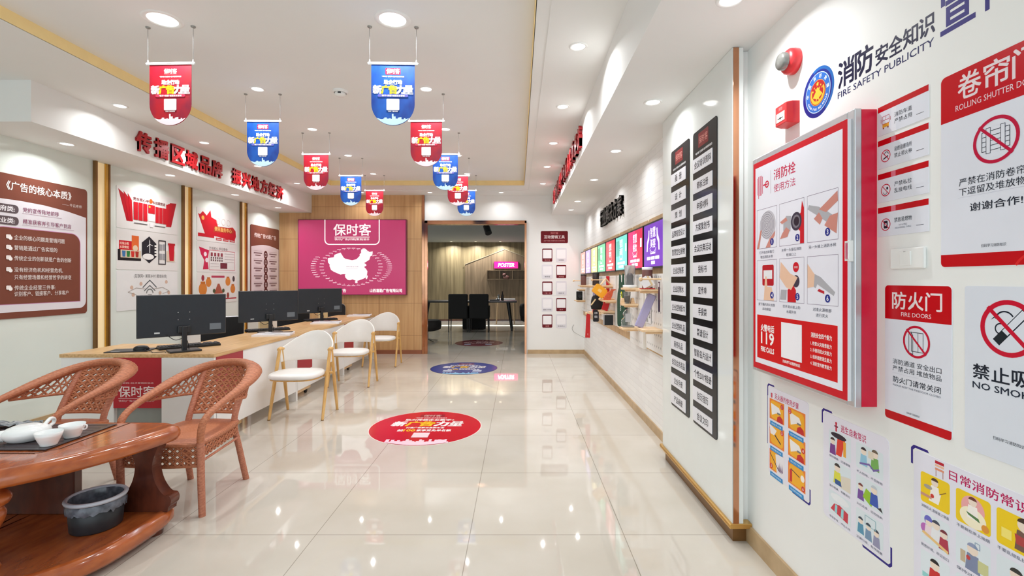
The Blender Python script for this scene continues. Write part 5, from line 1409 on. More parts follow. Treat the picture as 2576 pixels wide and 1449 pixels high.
def d2(s, a, b_, c, d, i):
    mx, my = (a + c) / 2, (b_ + d) / 2
    s.rrect(a, b_, c, d, .006, (222, 232, 238)); s.up()
    if i == 0: s.poly([(mx - .02, b_ + .004), (mx + .01, b_ + .004), (mx + .03, d - .02), (mx - .01, d - .014)], (226, 60, 40)); s.rect(mx + .02, b_ + .01, mx + .034, d - .024, (240, 170, 50)); s.disc(mx - .006, d - .014, .042, (40, 36, 48), 20, .010); person(s, a + .022, my - .012, 1.1, (60, 40, 40), (120, 60, 140))
    elif i == 1: person(s, a + .036, my + .006, 1.1, (44, 40, 46), (150, 200, 226)); person(s, c - .036, my + .012, 1.2, (110, 96, 80), (120, 176, 90)); s.up(); s.line([(a + .02, b_ + .02), (mx, b_ + .03), (mx + .02, b_ + .018), (c - .02, b_ + .028)], .006, (120, 100, 170)); s.rect(mx - .004, d - .036, mx + .02, d - .012, (226, 214, 196))
    elif i == 2: s.poly([(mx, b_ + .002), (c - .002, b_ + .002), (c - .002, my + .012), (mx, my)], (224, 214, 198)); person(s, mx - .012, my + .004, 1.35, (56, 50, 48), (224, 220, 70)); s.up(); s.poly([(mx - .024, b_ + .006), (mx + .012, b_ + .006), (mx + .006, my - .02), (mx - .026, my - .02)], (54, 90, 150))
    elif i == 3: person(s, a + .022, my - .008, 1.0, (120, 60, 60), (120, 80, 160)); s.poly([(mx - .03, b_ + .022), (mx + .01, b_ + .004), (mx + .024, my), (mx - .014, my + .012)], (150, 196, 50)); person(s, mx + .022, my + .004, 1.2, (200, 206, 214), (60, 90, 180)); s.poly([(c - .026, b_ + .012), (c - .002, b_ + .006), (c - .01, b_ + .02)], (60, 56, 60))
    elif i == 4:
        s.poly([(a + .01, b_ + .018), (c - .016, b_ + .004), (c - .014, my - .004), (mx, my + .006), (a + .03, my)], (206, 60, 76)); s.up()
        for k in range(2): s.poly([(a + .032 + .034 * k, b_ + .016 - .004 * k), (a + .046 + .034 * k, b_ + .013 - .004 * k), (a + .048 + .034 * k, my), (a + .036 + .034 * k, my)], (150, 210, 216))
        s.disc(mx, d - .018, .05, (236, 238, 242), 20, .014)
    else:
        for k in range(3): person(s, a + .022 + .036 * k, my - .008 - .004 * k, 1.0, (60, 70, 84), (90 + 30 * k, 150, 180))
        s.frame(mx - .02, my + .004, mx + .03, d - .008, .002, (150, 190, 200))
def d3(s, a, b_, c, d, i):
    mx, my = (a + c) / 2, (b_ + d) / 2; Yl = (244, 206, 30)
    s.rrect(a, b_, c, d, .008, Yl if i < 3 else (226, 234, 240)); s.up()
    if i == 0: s.poly([(mx - .02, b_ + .012), (mx + .012, b_ + .012), (mx + .02, my), (mx - .006, my + .012)], (250, 244, 236)); person(s, mx + .0, my + .012, 1.0, (84, 60, 44), (250, 244, 238)); s.rect(a, b_ + .018, mx - .01, b_ + .026, (206, 150, 130)); s.disc(mx - .022, my + .006, .014, (170, 160, 150), 16, .006); s.up(); s.disc(mx - .008, my - .014, .006, (210, 60, 50), 12); s.line([(mx + .016, my), (c - .012, my + .012)], .0025, (150, 110, 50))
    elif i == 1: s.disc(mx, my + .006, .032, (240, 170, 170), 24); s.up(); s.disc(mx, b_ + .026, .036, (250, 240, 210), 24, .026); person(s, mx, my + .010, 1.0, (110, 60, 50), (250, 244, 238)); s.up(); s.poly([(mx - .018, my - .006), (mx + .016, my - .012), (mx + .02, b_ + .022), (mx - .012, b_ + .03)], (90, 130, 80)); s.disc(c - .014, b_ + .014, .010, (226, 150, 60), 12)
    elif i == 2: person(s, mx + .018, my + .006, 1.4, (70, 52, 44), (120, 90, 80)); s.up(); s.poly([(mx, b_ + .02), (mx + .034, b_ + .02), (mx + .036, my - .004), (mx - .004, my)], (180, 70, 70)); s.rect(a + .012, b_ + .02, a + .036, my, (250, 230, 120))
    elif i == 3: s.disc(a + .026, d - .02, .014, (110, 110, 200), 16); s.disc(a + .014, my - .004, .014, (190, 110, 190), 16); s.up(); person(s, a + .028, my + .004, 1.0, (110, 110, 200), (240, 220, 226)); person(s, mx + .004, my + .006, 1.1, (70, 74, 90), (236, 236, 240)); person(s, c - .018, my - .006, 1.0, (120, 50, 60), (180, 60, 80)); s.poly([(a + .004, b_ + .024), (c - .004, b_ + .004), (c - .004, b_ + .012), (a + .01, my - .012)], (236, 196, 130))
    elif i == 4: person(s, mx, my - .004, 1.3, (150, 160, 190), (130, 140, 170)); s.rect(mx + .014, b_ + .008, c - .006, my - .004, (206, 206, 150)); s.rect(mx - .034, b_ + .012, mx - .02, my, (200, 180, 150)); s.up(); s.disc(mx - .012, my - .012, .006, (200, 70, 70), 10); s.frame(mx + .006, d - .022, mx + .02, d - .006, .0015, (120, 150, 180))
    elif i == 5: person(s, mx, my - .004, 1.3, (60, 60, 56), (230, 236, 210))
    else: person(s, mx, my, 1.3, (40, 36, 40), (206, 50, 50)); s.rect(a + .006, b_ + .01, mx - .02, b_ + .024, (150, 210, 210))
def ic1(s, u, v): s.rrect(u - .004, v - .014, u + .006, v + .008, .003, (206, 30, 60)); s.rect(u - .010, v - .012, u - .008, v + .006, (60, 50, 60))
def ic2(s, u, v): s.rect(u - .004, v - .02, u + .004, v + .006, (200, 30, 60)); s.disc(u, v + .010, .0055, (200, 30, 60), 14); s.rect(u - .010, v - .004, u + .010, v + .001, (120, 30, 60))
def ic3(s, u, v):
    s.rect(u - .018, v - .004, u + .010, v + .002, (226, 150, 120)); s.rect(u - .018, v + .006, u + .010, v + .012, (240, 190, 160)); s.rect(u - .018, v + .014, u + .010, v + .022, (190, 30, 50)); s.rect(u - .016, v - .022, u - .014, v - .004, (170, 110, 90)); s.rect(u + .006, v - .022, u + .008, v - .004, (170, 110, 90))
poster(2.235, .308, .430, .830, 'left framed poster under the hydrant cabinet, with six orange pictures', '灭火器的使用步骤', .055, .185, (.026, .033), [(.011, .133), (.1635, .288)], (.778, .6625, .545), .093, d1, ['提起灭火器', '拉开安全插销', '握住皮管 朝向火苗', '用力压下把手', '瞄准火苗根部', '左右移动喷射'], True, ic1)
poster(1.833, .3236, .431, .822, 'middle framed poster of the lower row, with six cartoon scenes of escape', '逃生自救常识', .10, .125, (.026, .034), PICS2, (.7677, .6575, .543), .088, d2, ['保持镇静、迅速撤离', '不入险地、不恋财物', '湿巾捂鼻、弯腰前行', '火已及身、切勿惊跑', '毛毯护身、冲出火场', '正确引导、有序疏散'], False, ic2)
poster(1.414, .364, .430, .826, 'right framed poster at the bottom right corner, with yellow cartoon pictures', '日常消防常识', .116, .205, (.026, .028), [(.0245, .118), (.136, .2303), (.2445, .338)], (.7726, .660, .549), .086, d3, ['油锅起火,直接盖上锅盖', '不要躺在床上抽烟', '不要乱接乱拉电线', '熟悉环境、牢记出口', '保持过道通畅', '易燃物品远离火源', '睡前检查燃气阀', '报警早、损失少', '不玩火'], False, ic3)

# ------------------------------------------------------------------ cards on the white back wall
def BW(**k): return Sheet((0, YB, 0), (1, 0, 0), UZ, **k)
def bq(x, y): return ((x - CX) * YB / F, H - (y - CY) * YB / F)
MAR = (106, 16, 26)
s = BW(rough=.25); a, b_ = bq(1359, 613), bq(1430, 580)
s.slab(s.rr(a[0], a[1], b_[0], b_[1], .025), .003, (240, 236, 236)); s.rrect(a[0] + .01, a[1] + .01, b_[0] - .01, b_[1] - .01, .02, MAR); s.up()
c = (a[0] + b_[0]) / 2
s.text('保时客', c, b_[1] - .045, .14, .04, (206, 120, 120)); s.text('互动营销工具', c, b_[1] - .115, .37, .06, (240, 226, 226), .01)
s.text('(用户裂变 快速引流 业绩倍增)', c, b_[1] - .185, .38, .026, (214, 150, 150))
tag(s.build('wall_card'), 'wide dark red title card above the card grid on the white back wall', 'card')
caps = [['砍价宝', '拼团购'], ['微商城', '大转盘'], ['一物一码', '刮刮卡'], ['超级大转盘', '集字'], ['投票', '互动中心']]
for r_ in range(5):
    for c_ in range(2):
        x0, x1 = ((1362.9, 1390.5), (1398.4, 1425.4))[c_]; ya = 624 + 41.5 * r_
        a, b_ = bq(x0, ya + 35.4), bq(x1, ya); red = (r_, c_) in ((0, 0), (1, 1), (2, 0), (3, 1), (4, 0))
        s = BW(rough=.25); s.slab(s.rr(a[0], a[1], b_[0], b_[1], .02), .003, (240, 236, 238) if red else (226, 224, 230))
        if red: s.rrect(a[0] + .008, a[1] + .008, b_[0] - .008, b_[1] - .008, .016, MAR); s.up()
        m_ = (a[0] + b_[0]) / 2
        s.rrect(m_ - .077, b_[1] - .185, m_ + .077, b_[1] - .031, .008, (246, 244, 246)); s.up()
        s.text(caps[r_][c_], m_, a[1] + .035, min(.032 * len(caps[r_][c_]), .15), .026, (220, 150, 150) if red else (70, 66, 72))
        rown = ('top', 'second', 'third', 'fourth', 'bottom')[r_]
        tag(s.build('wall_card'), '%s card, %s row, %s column of the grid on the white back wall' % ('dark red bordered' if red else 'pale', rown, ('left', 'right')[c_]), 'card', 'small cards on the white back wall')
# socket and cable low on the brick wall
t = thing('wall_socket', 'small white socket low on the far end of the brick wall', 'socket', (XR, 8.2, .29))
m = MB(); m.box(XR - .012, XR, 8.10, 8.19, .29, .38, M['whiteplastic']); m.build('socket_plate', t, bevel=.003)
m = MB(); m.tube(smooth_path([(XR - .012, 8.19, .335), (XR - .05, 8.3, .33), (1.02, 8.57, .38), (.97, 8.585, .45), (1.0, 8.59, .52)], 6), .003, M['disc'], 6); m.build('cable', t)

# ------------------------------------------------------------------ display wall: boards, screens, pegboards
XB = 1.168
edges = [8.565, 7.96, 7.35, 6.745, 6.12, 5.51, 4.895, 4.285, 3.67]
ORDN = ('first', 'second', 'third', 'fourth', 'fifth', 'sixth', 'seventh', 'eighth')
SC = [((232, 150, 140), (250, 220, 214), '智慧', '酒店'), ((166, 150, 208), (220, 214, 240), '智慧', '教育'), ((230, 214, 130), (250, 244, 214), '智慧', '家居'), ((90, 190, 140), (220, 246, 232), '智慧', '物业'),
      ((226, 60, 76), (252, 226, 226), '智慧', '零售'), ((96, 196, 184), (226, 248, 246), '智慧', '商超'), ((226, 30, 106), (252, 226, 238), '智慧', '餐饮'), ((96, 40, 160), (236, 226, 250), '智慧', '美容')]
CN = ('salmon pink', 'lavender', 'pale yellow', 'green', 'red', 'teal', 'hot pink', 'deep purple')
for i in range(8):
    ya, yb_ = edges[i], edges[i + 1]
    s = Sheet((XR - .0015, 0, 0), RX, UZ); s.slab(s.rr(-ya + .004, .70, -yb_ - .004, 1.862, .035), .02, M['boardwood'])
    tag(s.build('backing_board'), '%s oak backing board from the far corner, behind the %s screen' % (ORDN[i], CN[i]), 'board', 'oak boards on the brick wall')
    yl, yr = ya - .018, yb_ + .018
    t = thing('display_screen', '%s %s poster screen, %s from the far corner' % ('lit', CN[i], ORDN[i]), 'screen', (1.14, (yl + yr) / 2, 1.42), 'poster screens on the oak boards')
    m = MB(); m.box(1.1215, XB - .001, yr, yl, 1.424, 1.812, M['blackplastic']); m.build('screen_housing', t, bevel=.003)
    s = Sheet((1.1205, 0, 0), RX, UZ, emit=.55, rough=.15); u = -yl + .012; w = (yl - yr) - .024; va, vb = 1.436, 1.796
    c0, c1, t1, t2 = SC[i]; m_ = u + w / 2
    s.rect(u, va, u + w, vb, c0); s.up()
    if i in (4, 6): s.poly([(u + w * .62, va), (u + w, va), (u + w, vb), (u + w * .5, vb)], tuple(max(0, x - 40) for x in c0)); s.up()
    if i in (3, 5): s.rect(u + .02, va + .15, u + w * .4, vb - .04, tuple(max(0, x - 34) for x in c0)); s.up()
    if i == 7:
        for sd in (-1, 1): s.poly([(m_ + sd * .13, vb - .05), (m_ + sd * .105, vb - .05), (m_ + sd * .11, vb - .13), (m_ + sd * .15, vb - .17), (m_ + sd * .16, vb - .23), (m_ + sd * .19, vb - .23), (m_ + sd * .18, vb - .15), (m_ + sd * .14, vb - .10)], c1)
    s.text(t1, m_, vb - .075, .15, .085, c1, .012); s.text(t2, m_, vb - .165, .15, .075, c1, .012)
    s.ring(m_, vb - .185, .10, .006, c1, a0=200, a1=340, ry=.055); s.ring(m_, vb - .20, .10, .004, c1, a0=205, a1=335, ry=.055)
    s.rect(m_ - .07, va + .105, m_ + .07, va + .118, c1)
    for k in range(3): s.rrect(m_ - .18 + .125 * k, va + .058, m_ - .07 + .125 * k, va + .085, .006, c1)
    if i < 7:
        for k in range(2): s.rrect(m_ - .12 + .125 * k, va + .02, m_ - .01 + .125 * k, va + .047, .006, c1)
    else: s.rrect(m_ - .05, va + .02, m_ + .06, va + .047, .006, c1)
    if i in (5, 6): s.rect(u + w - .075, vb - .17, u + w - .02, vb - .09, (216, 226, 222))
    s.build('lit_picture', t)
    # pegboard
    t = thing('pegboard', 'white pegboard on the %s oak board from the far corner' % ORDN[i], 'pegboard', (1.15, (ya + yb_) / 2, .79), 'white pegboards')
    za = .79 if i < 6 else .70 + .03 * (i - 6)
    m = MB(); m.box(1.132, XB - .001, yb_ + .05, ya - .055, za, 1.375, M['pegwhite']); m.build('peg_panel', t, bevel=.002)
    s = Sheet((1.1318, 0, 0), RX, UZ)
    for a in range(8):
        for k in range(7):
            u, v = -ya + .095 + .057 * a, za + .05 + (1.30 - za) / 6 * k
            s.rect(u - .003, v - .008, u + .003, v + .008, M['hole'])
    s.build('peg_slots', t)
XP = 1.1310
def shelf(lab, ya, yb_, z, depth=.15, th=.018):
    t = thing('peg_shelf', lab, 'shelf', (XP - depth / 2, (ya + yb_) / 2, z - th), 'small wooden peg shelves')
    m = MB(); m.box(XP - depth, XP, ya, yb_, z - th, z, M['lightwood']); m.build('shelf_board', t, bevel=.002)
    for yy in (ya + .04, yb_ - .04):
        m = MB(); m.cyl((XP - depth * .8, yy, z - th - .009), (XP, yy, z - th - .009), .0085, .0085, M['lightwood'], 10); m.build('support_peg', t)
shelf('upper wooden peg shelf under the hot pink screen, holding the clear cup', 4.45, 4.57, 1.25)
shelf('upper wooden peg shelf under the purple screen, holding the brown flask', 3.83, 4.0, 1.25)
shelf('middle wooden peg shelf holding a glass in a wooden block', 4.49, 4.60, 1.10)
shelf('lower wooden peg shelf holding the clear award', 4.47, 4.62, .876, .16)
shelf('lower wooden peg shelf holding the lilac box', 3.72, 4.0, .935, .16)
shelf('wooden peg shelf holding the small wooden roof', 5.70, 5.85, 1.26, .13)
shelf('wooden peg shelf in the middle of the display holding an orange packet', 5.50, 5.72, 1.09)
shelf('wooden peg shelf holding the red and white books', 5.58, 5.86, .96, .16)
shelf('low wooden peg shelf behind the hanging red ribbon', 6.50, 6.76, .885)
shelf('upper wooden peg shelf under the pale yellow screen', 6.42, 6.90, 1.25)
shelf('wooden peg shelf under the lavender screen', 7.55, 7.85, 1.24)
shelf('wooden peg shelf at the far corner holding a black camera', 8.02, 8.20, .985, .17)
shelf('wooden peg shelf at the far corner above the black camera', 8.05, 8.2, 1.17, .12)
def peg(lab, y, z, L=.16):
    t = thing('display_peg', lab, 'peg', (XP, y, z), 'round wooden display pegs')
    m = MB(); m.cyl((XP - L, y, z), (XP, y, z), .0075, .0075, M['lightwood'], 10); m.build('peg_rod', t)
    m = MB(); m.lathe([(0, -.018), (.010, -.015), (.018, 0), (.010, .015), (0, .018)], M['lightwood'], (XP - L, y, z), 16); m.build('peg_ball', t)
peg('wooden display peg with a ball end in front of the brown flask', 3.79, 1.33)
peg('wooden display peg with a ball end holding the black bag', 5.62, 1.10, .17)
peg('wooden display peg with a ball end beside the black flask', 6.28, 1.325)
peg('wooden display peg with a ball end sticking out at the far corner', 8.0, 1.31, .20)
peg('wooden display peg from which the red ribbon hangs', 6.285, .885, .235)
# goods
def lathe_item(name, lab, cat, prof, mat, x, y, z, group=None):
    m = MB(); m.lathe(prof, M[mat], (x, y, z), 28); return tag(m.build(name), lab, cat, group)
t = thing('clear_cup', 'clear plastic cup with a dark filling and white base under the hot pink screen', 'cup', (1.055, 4.515, 1.2505))
m = MB(); m.lathe([(0, 0), (.066, 0), (.066, .024), (.058, .026), (.0, .026)], M['whiteplastic'], (1.055, 4.515, 1.2505), 30); m.build('cup_base', t)
m = MB(); m.lathe([(.042, .026), (.048, .12), (.052, .21), (.050, .21), (.046, .12), (.040, .028)], M['clear'], (1.055, 4.515, 1.2505), 30); m.build('cup_wall', t)
m = MB(); m.lathe([(0, .027), (.036, .027), (.030, .07), (.034, .11), (.02, .135), (0, .14)], M['darkbrown'], (1.055, 4.515, 1.2505), 24); m.build('filling', t)
def flask(lab, x, y, z, r, h, mat, cap):
    t = thing('flask', lab, 'flask', (x, y, z), 'tall flasks on the peg shelves')
    m = MB(); m.lathe([(0, 0), (r * .94, 0), (r, .006), (r, h * .86), (r * .96, h * .88)], M[mat], (x, y, z), 28); m.build('flask_body', t)
    m = MB(); m.lathe([(r * .99, h * .88), (r * 1.03, h * .89), (r * 1.03, h), (0, h)], M[cap], (x, y, z), 28); m.build('flask_lid', t)
flask('brown flask with a pale lid under the purple screen', 1.065, 3.945, 1.2505, .042, .178, 'brown', 'whiteplastic')
flask('black flask under the green screen', 1.06, 6.52, 1.2505, .046, .172, 'darkbrown', 'blackplastic')
flask('dark flask under the salmon pink screen at the far corner', 1.06, 7.74, 1.2405, .045, .17, 'brown', 'darkbrown')
t = thing('card_holder', 'small stand of cards on the upper shelf next to the brown flask', 'cards', (1.03, 3.87, 1.2505))
m = MB(); m.prism([(.985, 3.835, 1.2505), (1.10, 3.835, 1.2505), (1.10, 3.835, 1.258), (.985, 3.835, 1.258)], (0, .05, 0), M['ribbon']); m.build('card_base', t)
for k in range(3):
    m = MB(); m.obox((1.02 + .02 * k, 3.845 + .012 * k, 1.306), (.88, 0, .47), (0, 1, 0), (-.47, 0, .88), .032, .002, .042, M['paper' if k != 1 else 'cream']); m.build('card', t)
# lilac box, award, glass
m = MB(); m.obox((1.045, 3.93, 1.071), (.92, 0, -.39), (0, 1, 0), (.39, 0, .92), .034, .012, .145, M['lilac']); m.obox((1.045, 3.9145, 1.071), (.92, 0, -.39), (0, 1, 0), (.39, 0, .92), .030, .003, .141, M['lilac']); tag(m.build('lilac_box', bevel=.003), 'tall lilac box leaning on the lower shelf at the panel edge', 'box')
t = thing('award_trophy', 'clear wavy award standing on the lower peg shelf', 'award', (1.04, 4.55, .8765))
p = smooth_path([(-.05, 0, .0), (-.055, 0, .06), (-.03, 0, .10), (-.04, 0, .14), (-.01, 0, .19), (.03, 0, .205), (.048, 0, .19), (.045, 0, .14), (.06, 0, .10), (.045, 0, .05), (.05, 0, 0)], 4)
m = MB(); m.prism([(1.04 + q_.x, 4.55, .8905 + q_.z * .8) for q_ in p[::-1]], (0, .02, 0), M['clear']); m.build('award_plate', t)
m = MB(); m.box(.985, 1.10, 4.52, 4.59, .8765, .8905, plain('grey_stone_base', (150, 148, 146), .3)); m.build('award_base', t, bevel=.003)
m = MB(); m.obox((1.045, 4.549, .965), (1, 0, 0), (0, 1, 0), (0, 0, 1), .026, .0008, .04, M['alu']); m.build('award_print', t)
t = thing('glass_block', 'drinking glass held between two pale wooden blocks on the middle peg shelf', 'glass', (1.05, 4.57, 1.1005))
m = MB(); m.lathe([(0, .004), (.024, .0), (.028, .003), (.034, .11), (.032, .11), (.026, .012), (0, .012)], M['clear'], (1.04, 4.57, 1.1005), 26); m.build('tumbler', t)
for dx in (-.045, .05):
    m = MB(); m.prism([(1.04 + dx - .018, 4.54, 1.1005), (1.04 + dx + .018, 4.54, 1.1005), (1.04 + dx + .011, 4.54, 1.15), (1.04 + dx, 4.54, 1.155), (1.04 + dx - .011, 4.54, 1.15)][::1], (0, .05, 0), M['lightwood']); m.build('wooden_block', t, bevel=.002)
m = MB(); m.lathe([(0, .013), (.026, .013), (.030, .07), (0, .07)], plain('olive_drink', (120, 110, 70), .3), (1.04, 4.57, 1.1005), 20); m.build('drink', t)
# apron
s = Sheet((1.105, 0, 0), RX, UZ, rough=.8)
s.slab([(-5.27, .845), (-5.25, .825), (-4.92, .815), (-4.90, .83), (-4.895, 1.12), (-4.93, 1.20), (-4.985, 1.24), (-4.985, 1.385), (-5.02, 1.39), (-5.035, 1.30), (-5.13, 1.30), (-5.145, 1.375), (-5.18, 1.385), (-5.20, 1.24), (-5.255, 1.18), (-5.28, 1.10)], .012, M['green'])
s.disc(-5.06, 1.165, .038, (236, 226, 40), 24); s.rect(-5.255, 1.02, -4.915, 1.023, (10, 50, 34)); s.up()
s.text('GARDEN', -5.10, 1.09, .19, .04, (236, 240, 236), .02, rot=PI / 2); s.disc(-5.06, 1.165, .016, (40, 60, 30), 12)
o = s.build('hanging_apron'); tag(o, 'bottle green apron hanging under the teal screen', 'apron')
# leaflet
s = Sheet((1.128, 0, 0), RX, UZ); s.slab([(-4.24, .95), (-4.06, .95), (-4.06, 1.225), (-4.24, 1.225)], .002, (236, 236, 236))
random.seed(8)
for k in range(12): s.disc(-4.21 + random.random() * .1, 1.14 + random.random() * .07, .010, (110, 120, 110) if k % 2 else (150, 160, 150), 9)
s.up(); s.text('花语', -4.10, 1.04, .05, .09, (80, 80, 84)); s.poly([(-4.23, .96), (-4.14, .96), (-4.17, 1.03), (-4.21, 1.04)], (170, 172, 168))
tag(s.build('leaflet'), 'white leaflet with grey flowers pinned left of the lilac box', 'leaflet')
s = Sheet((1.10, 0, 0), RX, UZ); s.slab(s.rr(-3.745, 1.075, -3.71, 1.31, .006), .004, (72, 40, 60)); s.rect(-3.742, 1.08, -3.713, 1.17, (30, 22, 50)); s.rect(-3.742, 1.27, -3.713, 1.30, (214, 206, 210))
tag(s.build('tall_ticket'), 'narrow dark purple ticket strip at the panel edge', 'ticket')
# yellow zip case hanging on a peg
t = thing('zip_case', 'amber yellow zip case hanging tilted in the middle of the pegboards', 'case', (.965, 5.66, 1.10))
s = Sheet((.965, 5.655, 1.195), (.80, 0, -.60), (.60, 0, .80), rough=.5); s.k = 0
s.slab(s.rr(-.078, -.058, .078, .058, .022), .018, M['yellow']); s.build('case_front', t, bevel=.004)
s = Sheet((.965, 5.690, 1.195), (.80, 0, -.60), (.60, 0, .80)); s.slab(s.rr(-.078, -.058, .078, .058, .022), .0165, (226, 140, 20)); s.build('case_back', t, bevel=.004)
s = Sheet((.965, 5.655 - .0185, 1.195), (.80, 0, -.60), (.60, 0, .80)); s.rrect(-.026, -.016, .02, .018, .003, (250, 206, 130)); s.build('case_emblem', t)
# black bag, strap and tag
t = thing('drawstring_bag', 'black drawstring bag hanging below the yellow case', 'bag', (.98, 5.86, .95))
m = MB(); rs = []
for z, f in ((.962, .55), (.97, .9), (1.0, 1.0), (1.06, .98), (1.11, .85), (1.135, .6)):
    rs.append([(.965 + (.075 * f) * math.cos(a) + .01 * (z - 1.0), 5.86 + .04 * f * math.sin(a), z) for a in [2 * PI * i / 26 for i in range(26)]])
m.rings(rs, M['black']); m.build('bag_body', t)
m = MB(); m.tube(smooth_path([(.945, 5.83, 1.135), (.965, 5.83, 1.18), (1.0, 5.83, 1.13)], 5), .006, M['black'], 6); m.build('bag_cord', t)
m = MB(); m.obox((.915, 5.815, 1.055), (.6, 0, .8), (0, 1, 0), (-.8, 0, .6), .045, .002, .008, M['cream']); m.build('bag_label', t)
s = Sheet((.95, 5.84, .93), (1, 0, 0), UZ); s.slab(s.rr(-.035, -.115, .035, .03, .012), .006, (36, 36, 40)); s.text('好物', .0, -.01, .036, .024, (210, 210, 214), .01); s.text('精选', .0, -.055, .036, .03, (210, 210, 214), .01)
tag(s.build('hang_tag'), 'black hang tag with pale characters under the black bag', 'tag')
# ribbon
s = Sheet((.915, 6.28, 0), (1, 0, 0), UZ); s.slab([(-.034, .57), (.030, .565), (.033, .87), (-.018, .885)], .004, M['ribbon']); s.text('平安', 0, .61, .014, .028, (240, 200, 200), rot=0)
tag(s.build('hanging_ribbon'), 'wide red ribbon hanging below the boards', 'ribbon')
# books, notebooks, roof, packet
for k, (y, c, wd, tl) in enumerate(((5.60, 'ribbon', .02, .30), (5.63, 'paper', .016, .34))):
    m = MB(); m.obox((1.03 + .02 * k, y + .004, 1.032 + .004 * k), (math.cos(tl), 0, -math.sin(tl)), (0, 1, 0), (math.sin(tl), 0, math.cos(tl)), .036, .009, .066, M[c]); tag(m.build('book', bevel=.002), ('red book leaning on the shelf beside the black bag', 'white book behind the leaning red book')[k], 'book', 'books on the peg shelf')
for k in range(4):
    m = MB(); m.box(1.0 + .0, 1.1, 5.53 + .026 * k, 5.546 + .026 * k, .80, .918, M['paper'] if k % 2 else M['mesh']); tag(m.build('notebook', bevel=.001), ('nearest', 'second', 'third', 'farthest')[k] + ' thin notebook hanging under the book shelf', 'notebook', 'notebooks under the peg shelf')
m = MB()
for a, b_ in (((.995, 1.262), (1.055, 1.335)), ((1.055, 1.335), (1.115, 1.262))):
    d = Vector((b_[0] - a[0], 0, b_[1] - a[1])); L = d.length; d.normalize(); c = Vector(((a[0] + b_[0]) / 2, 5.77, (a[1] + b_[1]) / 2 + .004))
    m.obox(c, d, (0, 1, 0), d.cross(Vector((0, 1, 0))), L / 2, .05, .004, M['lightwood'])
tag(m.build('wooden_roof'), 'small pale wooden roof frame on a peg shelf', 'ornament')
m = MB(); m.rings([[(1.03 + dx + .02 * k, 5.56 + dy, 1.0905 + z) for dx, dy in ((-.04 * f, -.02), (.04 * f, -.02), (.04 * f, .02), (-.04 * f, .02))] for k, (z, f) in enumerate(((0, 1), (.05, 1.0), (.09, .75), (.105, .4), (.125, .7)))], M['orange'], smooth=False); tag(m.build('orange_packet'), 'twisted orange foil packet on the peg shelf', 'packet')
for k, (x, y, z, w, h, c, lab) in enumerate(((1.09, 6.62, 1.2505, .03, .10, 'paper', 'white box with a label on the upper peg shelf'), (1.03, 6.44, .8855, .022, .13, 'ribbon', 'narrow dark red box on the low peg shelf'), (1.075, 6.44, .8855, .022, .115, 'cream', 'narrow cream box on the low peg shelf'), (1.1108, 6.95, 0.99, .02, .32, 'lilac', 'tall thin mauve scroll tube near the far corner'), (1.1128, 5.92, .97, .018, .40, 'ribbon', 'tall red box standing behind the black bag'), (1.1008, 6.30, 1.02, .03, .16, 'orange', 'tan gift box behind the yellow case'))):
    m = MB(); m.box(x - w, x + w, y, y + .04, z, z + h, M[c]); tag(m.build('gift_box', bevel=.002), lab, 'box')
t = thing('toy_camera', 'black camera on the far corner peg shelf', 'camera', (1.03, 8.06, .9855))
m = MB(); m.box(.985, 1.085, 8.05, 8.10, .9855, 1.13, M['black']); m.build('camera_body', t, bevel=.006)
m = MB(); m.cyl((1.04, 8.05, 1.05), (1.04, 8.01, 1.05), .034, .030, M['blackplastic'], 18); m.build('camera_lens', t)

# ------------------------------------------------------------------ round floor stickers
def sticker(x, y, kind, lab):
    s = Sheet((x, y, 0), (1, 0, 0), (0, 1, 0), rough=.18, eps=.0002)
    c0 = {'red': (196, 16, 40), 'blue': (30, 52, 140), 'dark': (122, 44, 54)}[kind]
    s.slab([(.5 * math.cos(2 * PI * i / 72), .5 * math.sin(2 * PI * i / 72)) for i in range(72)], .001, {'red': (244, 226, 220), 'blue': (26, 32, 70), 'dark': (140, 70, 76)}[kind])
    s.disc(0, 0, .493, c0, 72); s.up()
    W = (244, 238, 238) if kind != 'dark' else (214, 180, 180); Yl = (244, 190, 40) if kind != 'dark' else W
    if kind != 'dark': s.rrect(-.12, .30, .12, .39, .02, (150, 24, 44)); s.up()
    s.text('保时客', 0, .345, .17, .065, (240, 200, 190)); s.text('“保时客”互联网+技术营销体验店', 0, .27, .30, .022, W, .02)
    s.text('助力传统企业数字+', 0, .205, .46, .055, W, .03)
    for i, ch_ in enumerate('新广告力量'): s.text(ch_, -.26 + .13 * i, .085, .125, .135, Yl if i in (1, 2) else W, .05, ital=.15)
    s.text('打造广告新业态新生态', 0, -.035, .34, .04, W, .03); s.text('前', -.205, -.11, .05, .055, W, .03); s.text('100', -.125, -.11, .10, .055, Yl, .03); s.text('家享受免单名额', .09, -.11, .30, .055, W, .03)
    if kind == 'red': s.rect(-.07, -.30, .07, -.175, (238, 214, 222))
    else: s.rect(-.28, -.28, -.15, -.17, (190, 200, 226)); s.rect(.15, -.28, .28, -.17, (190, 200, 226))
    s.up(); wt = {'red': (250, 214, 228), 'blue': (130, 190, 230), 'dark': (150, 84, 92)}[kind]
    random.seed(2); xx = -.26
    while xx < .26:
        d = random.uniform(.014, .03); s.rect(xx, -.43, min(xx + d, .26), -.43 + random.uniform(.02, .085), wt); xx += d
    s.poly([(-.24, -.425), (.24, -.425)] + [(.488 * math.cos(a), .488 * math.sin(a)) for a in [-1.056 - (PI - 2.112) * i / 16 for i in range(17)]], wt)
    return tag(s.build('floor_sticker'), lab, 'floor sticker', 'round floor stickers')
sticker(-.83, 4.32, 'red', 'large red round floor sticker, nearest of the three')
sticker(-.81, 7.19, 'blue', 'blue round floor sticker in front of the doorway')
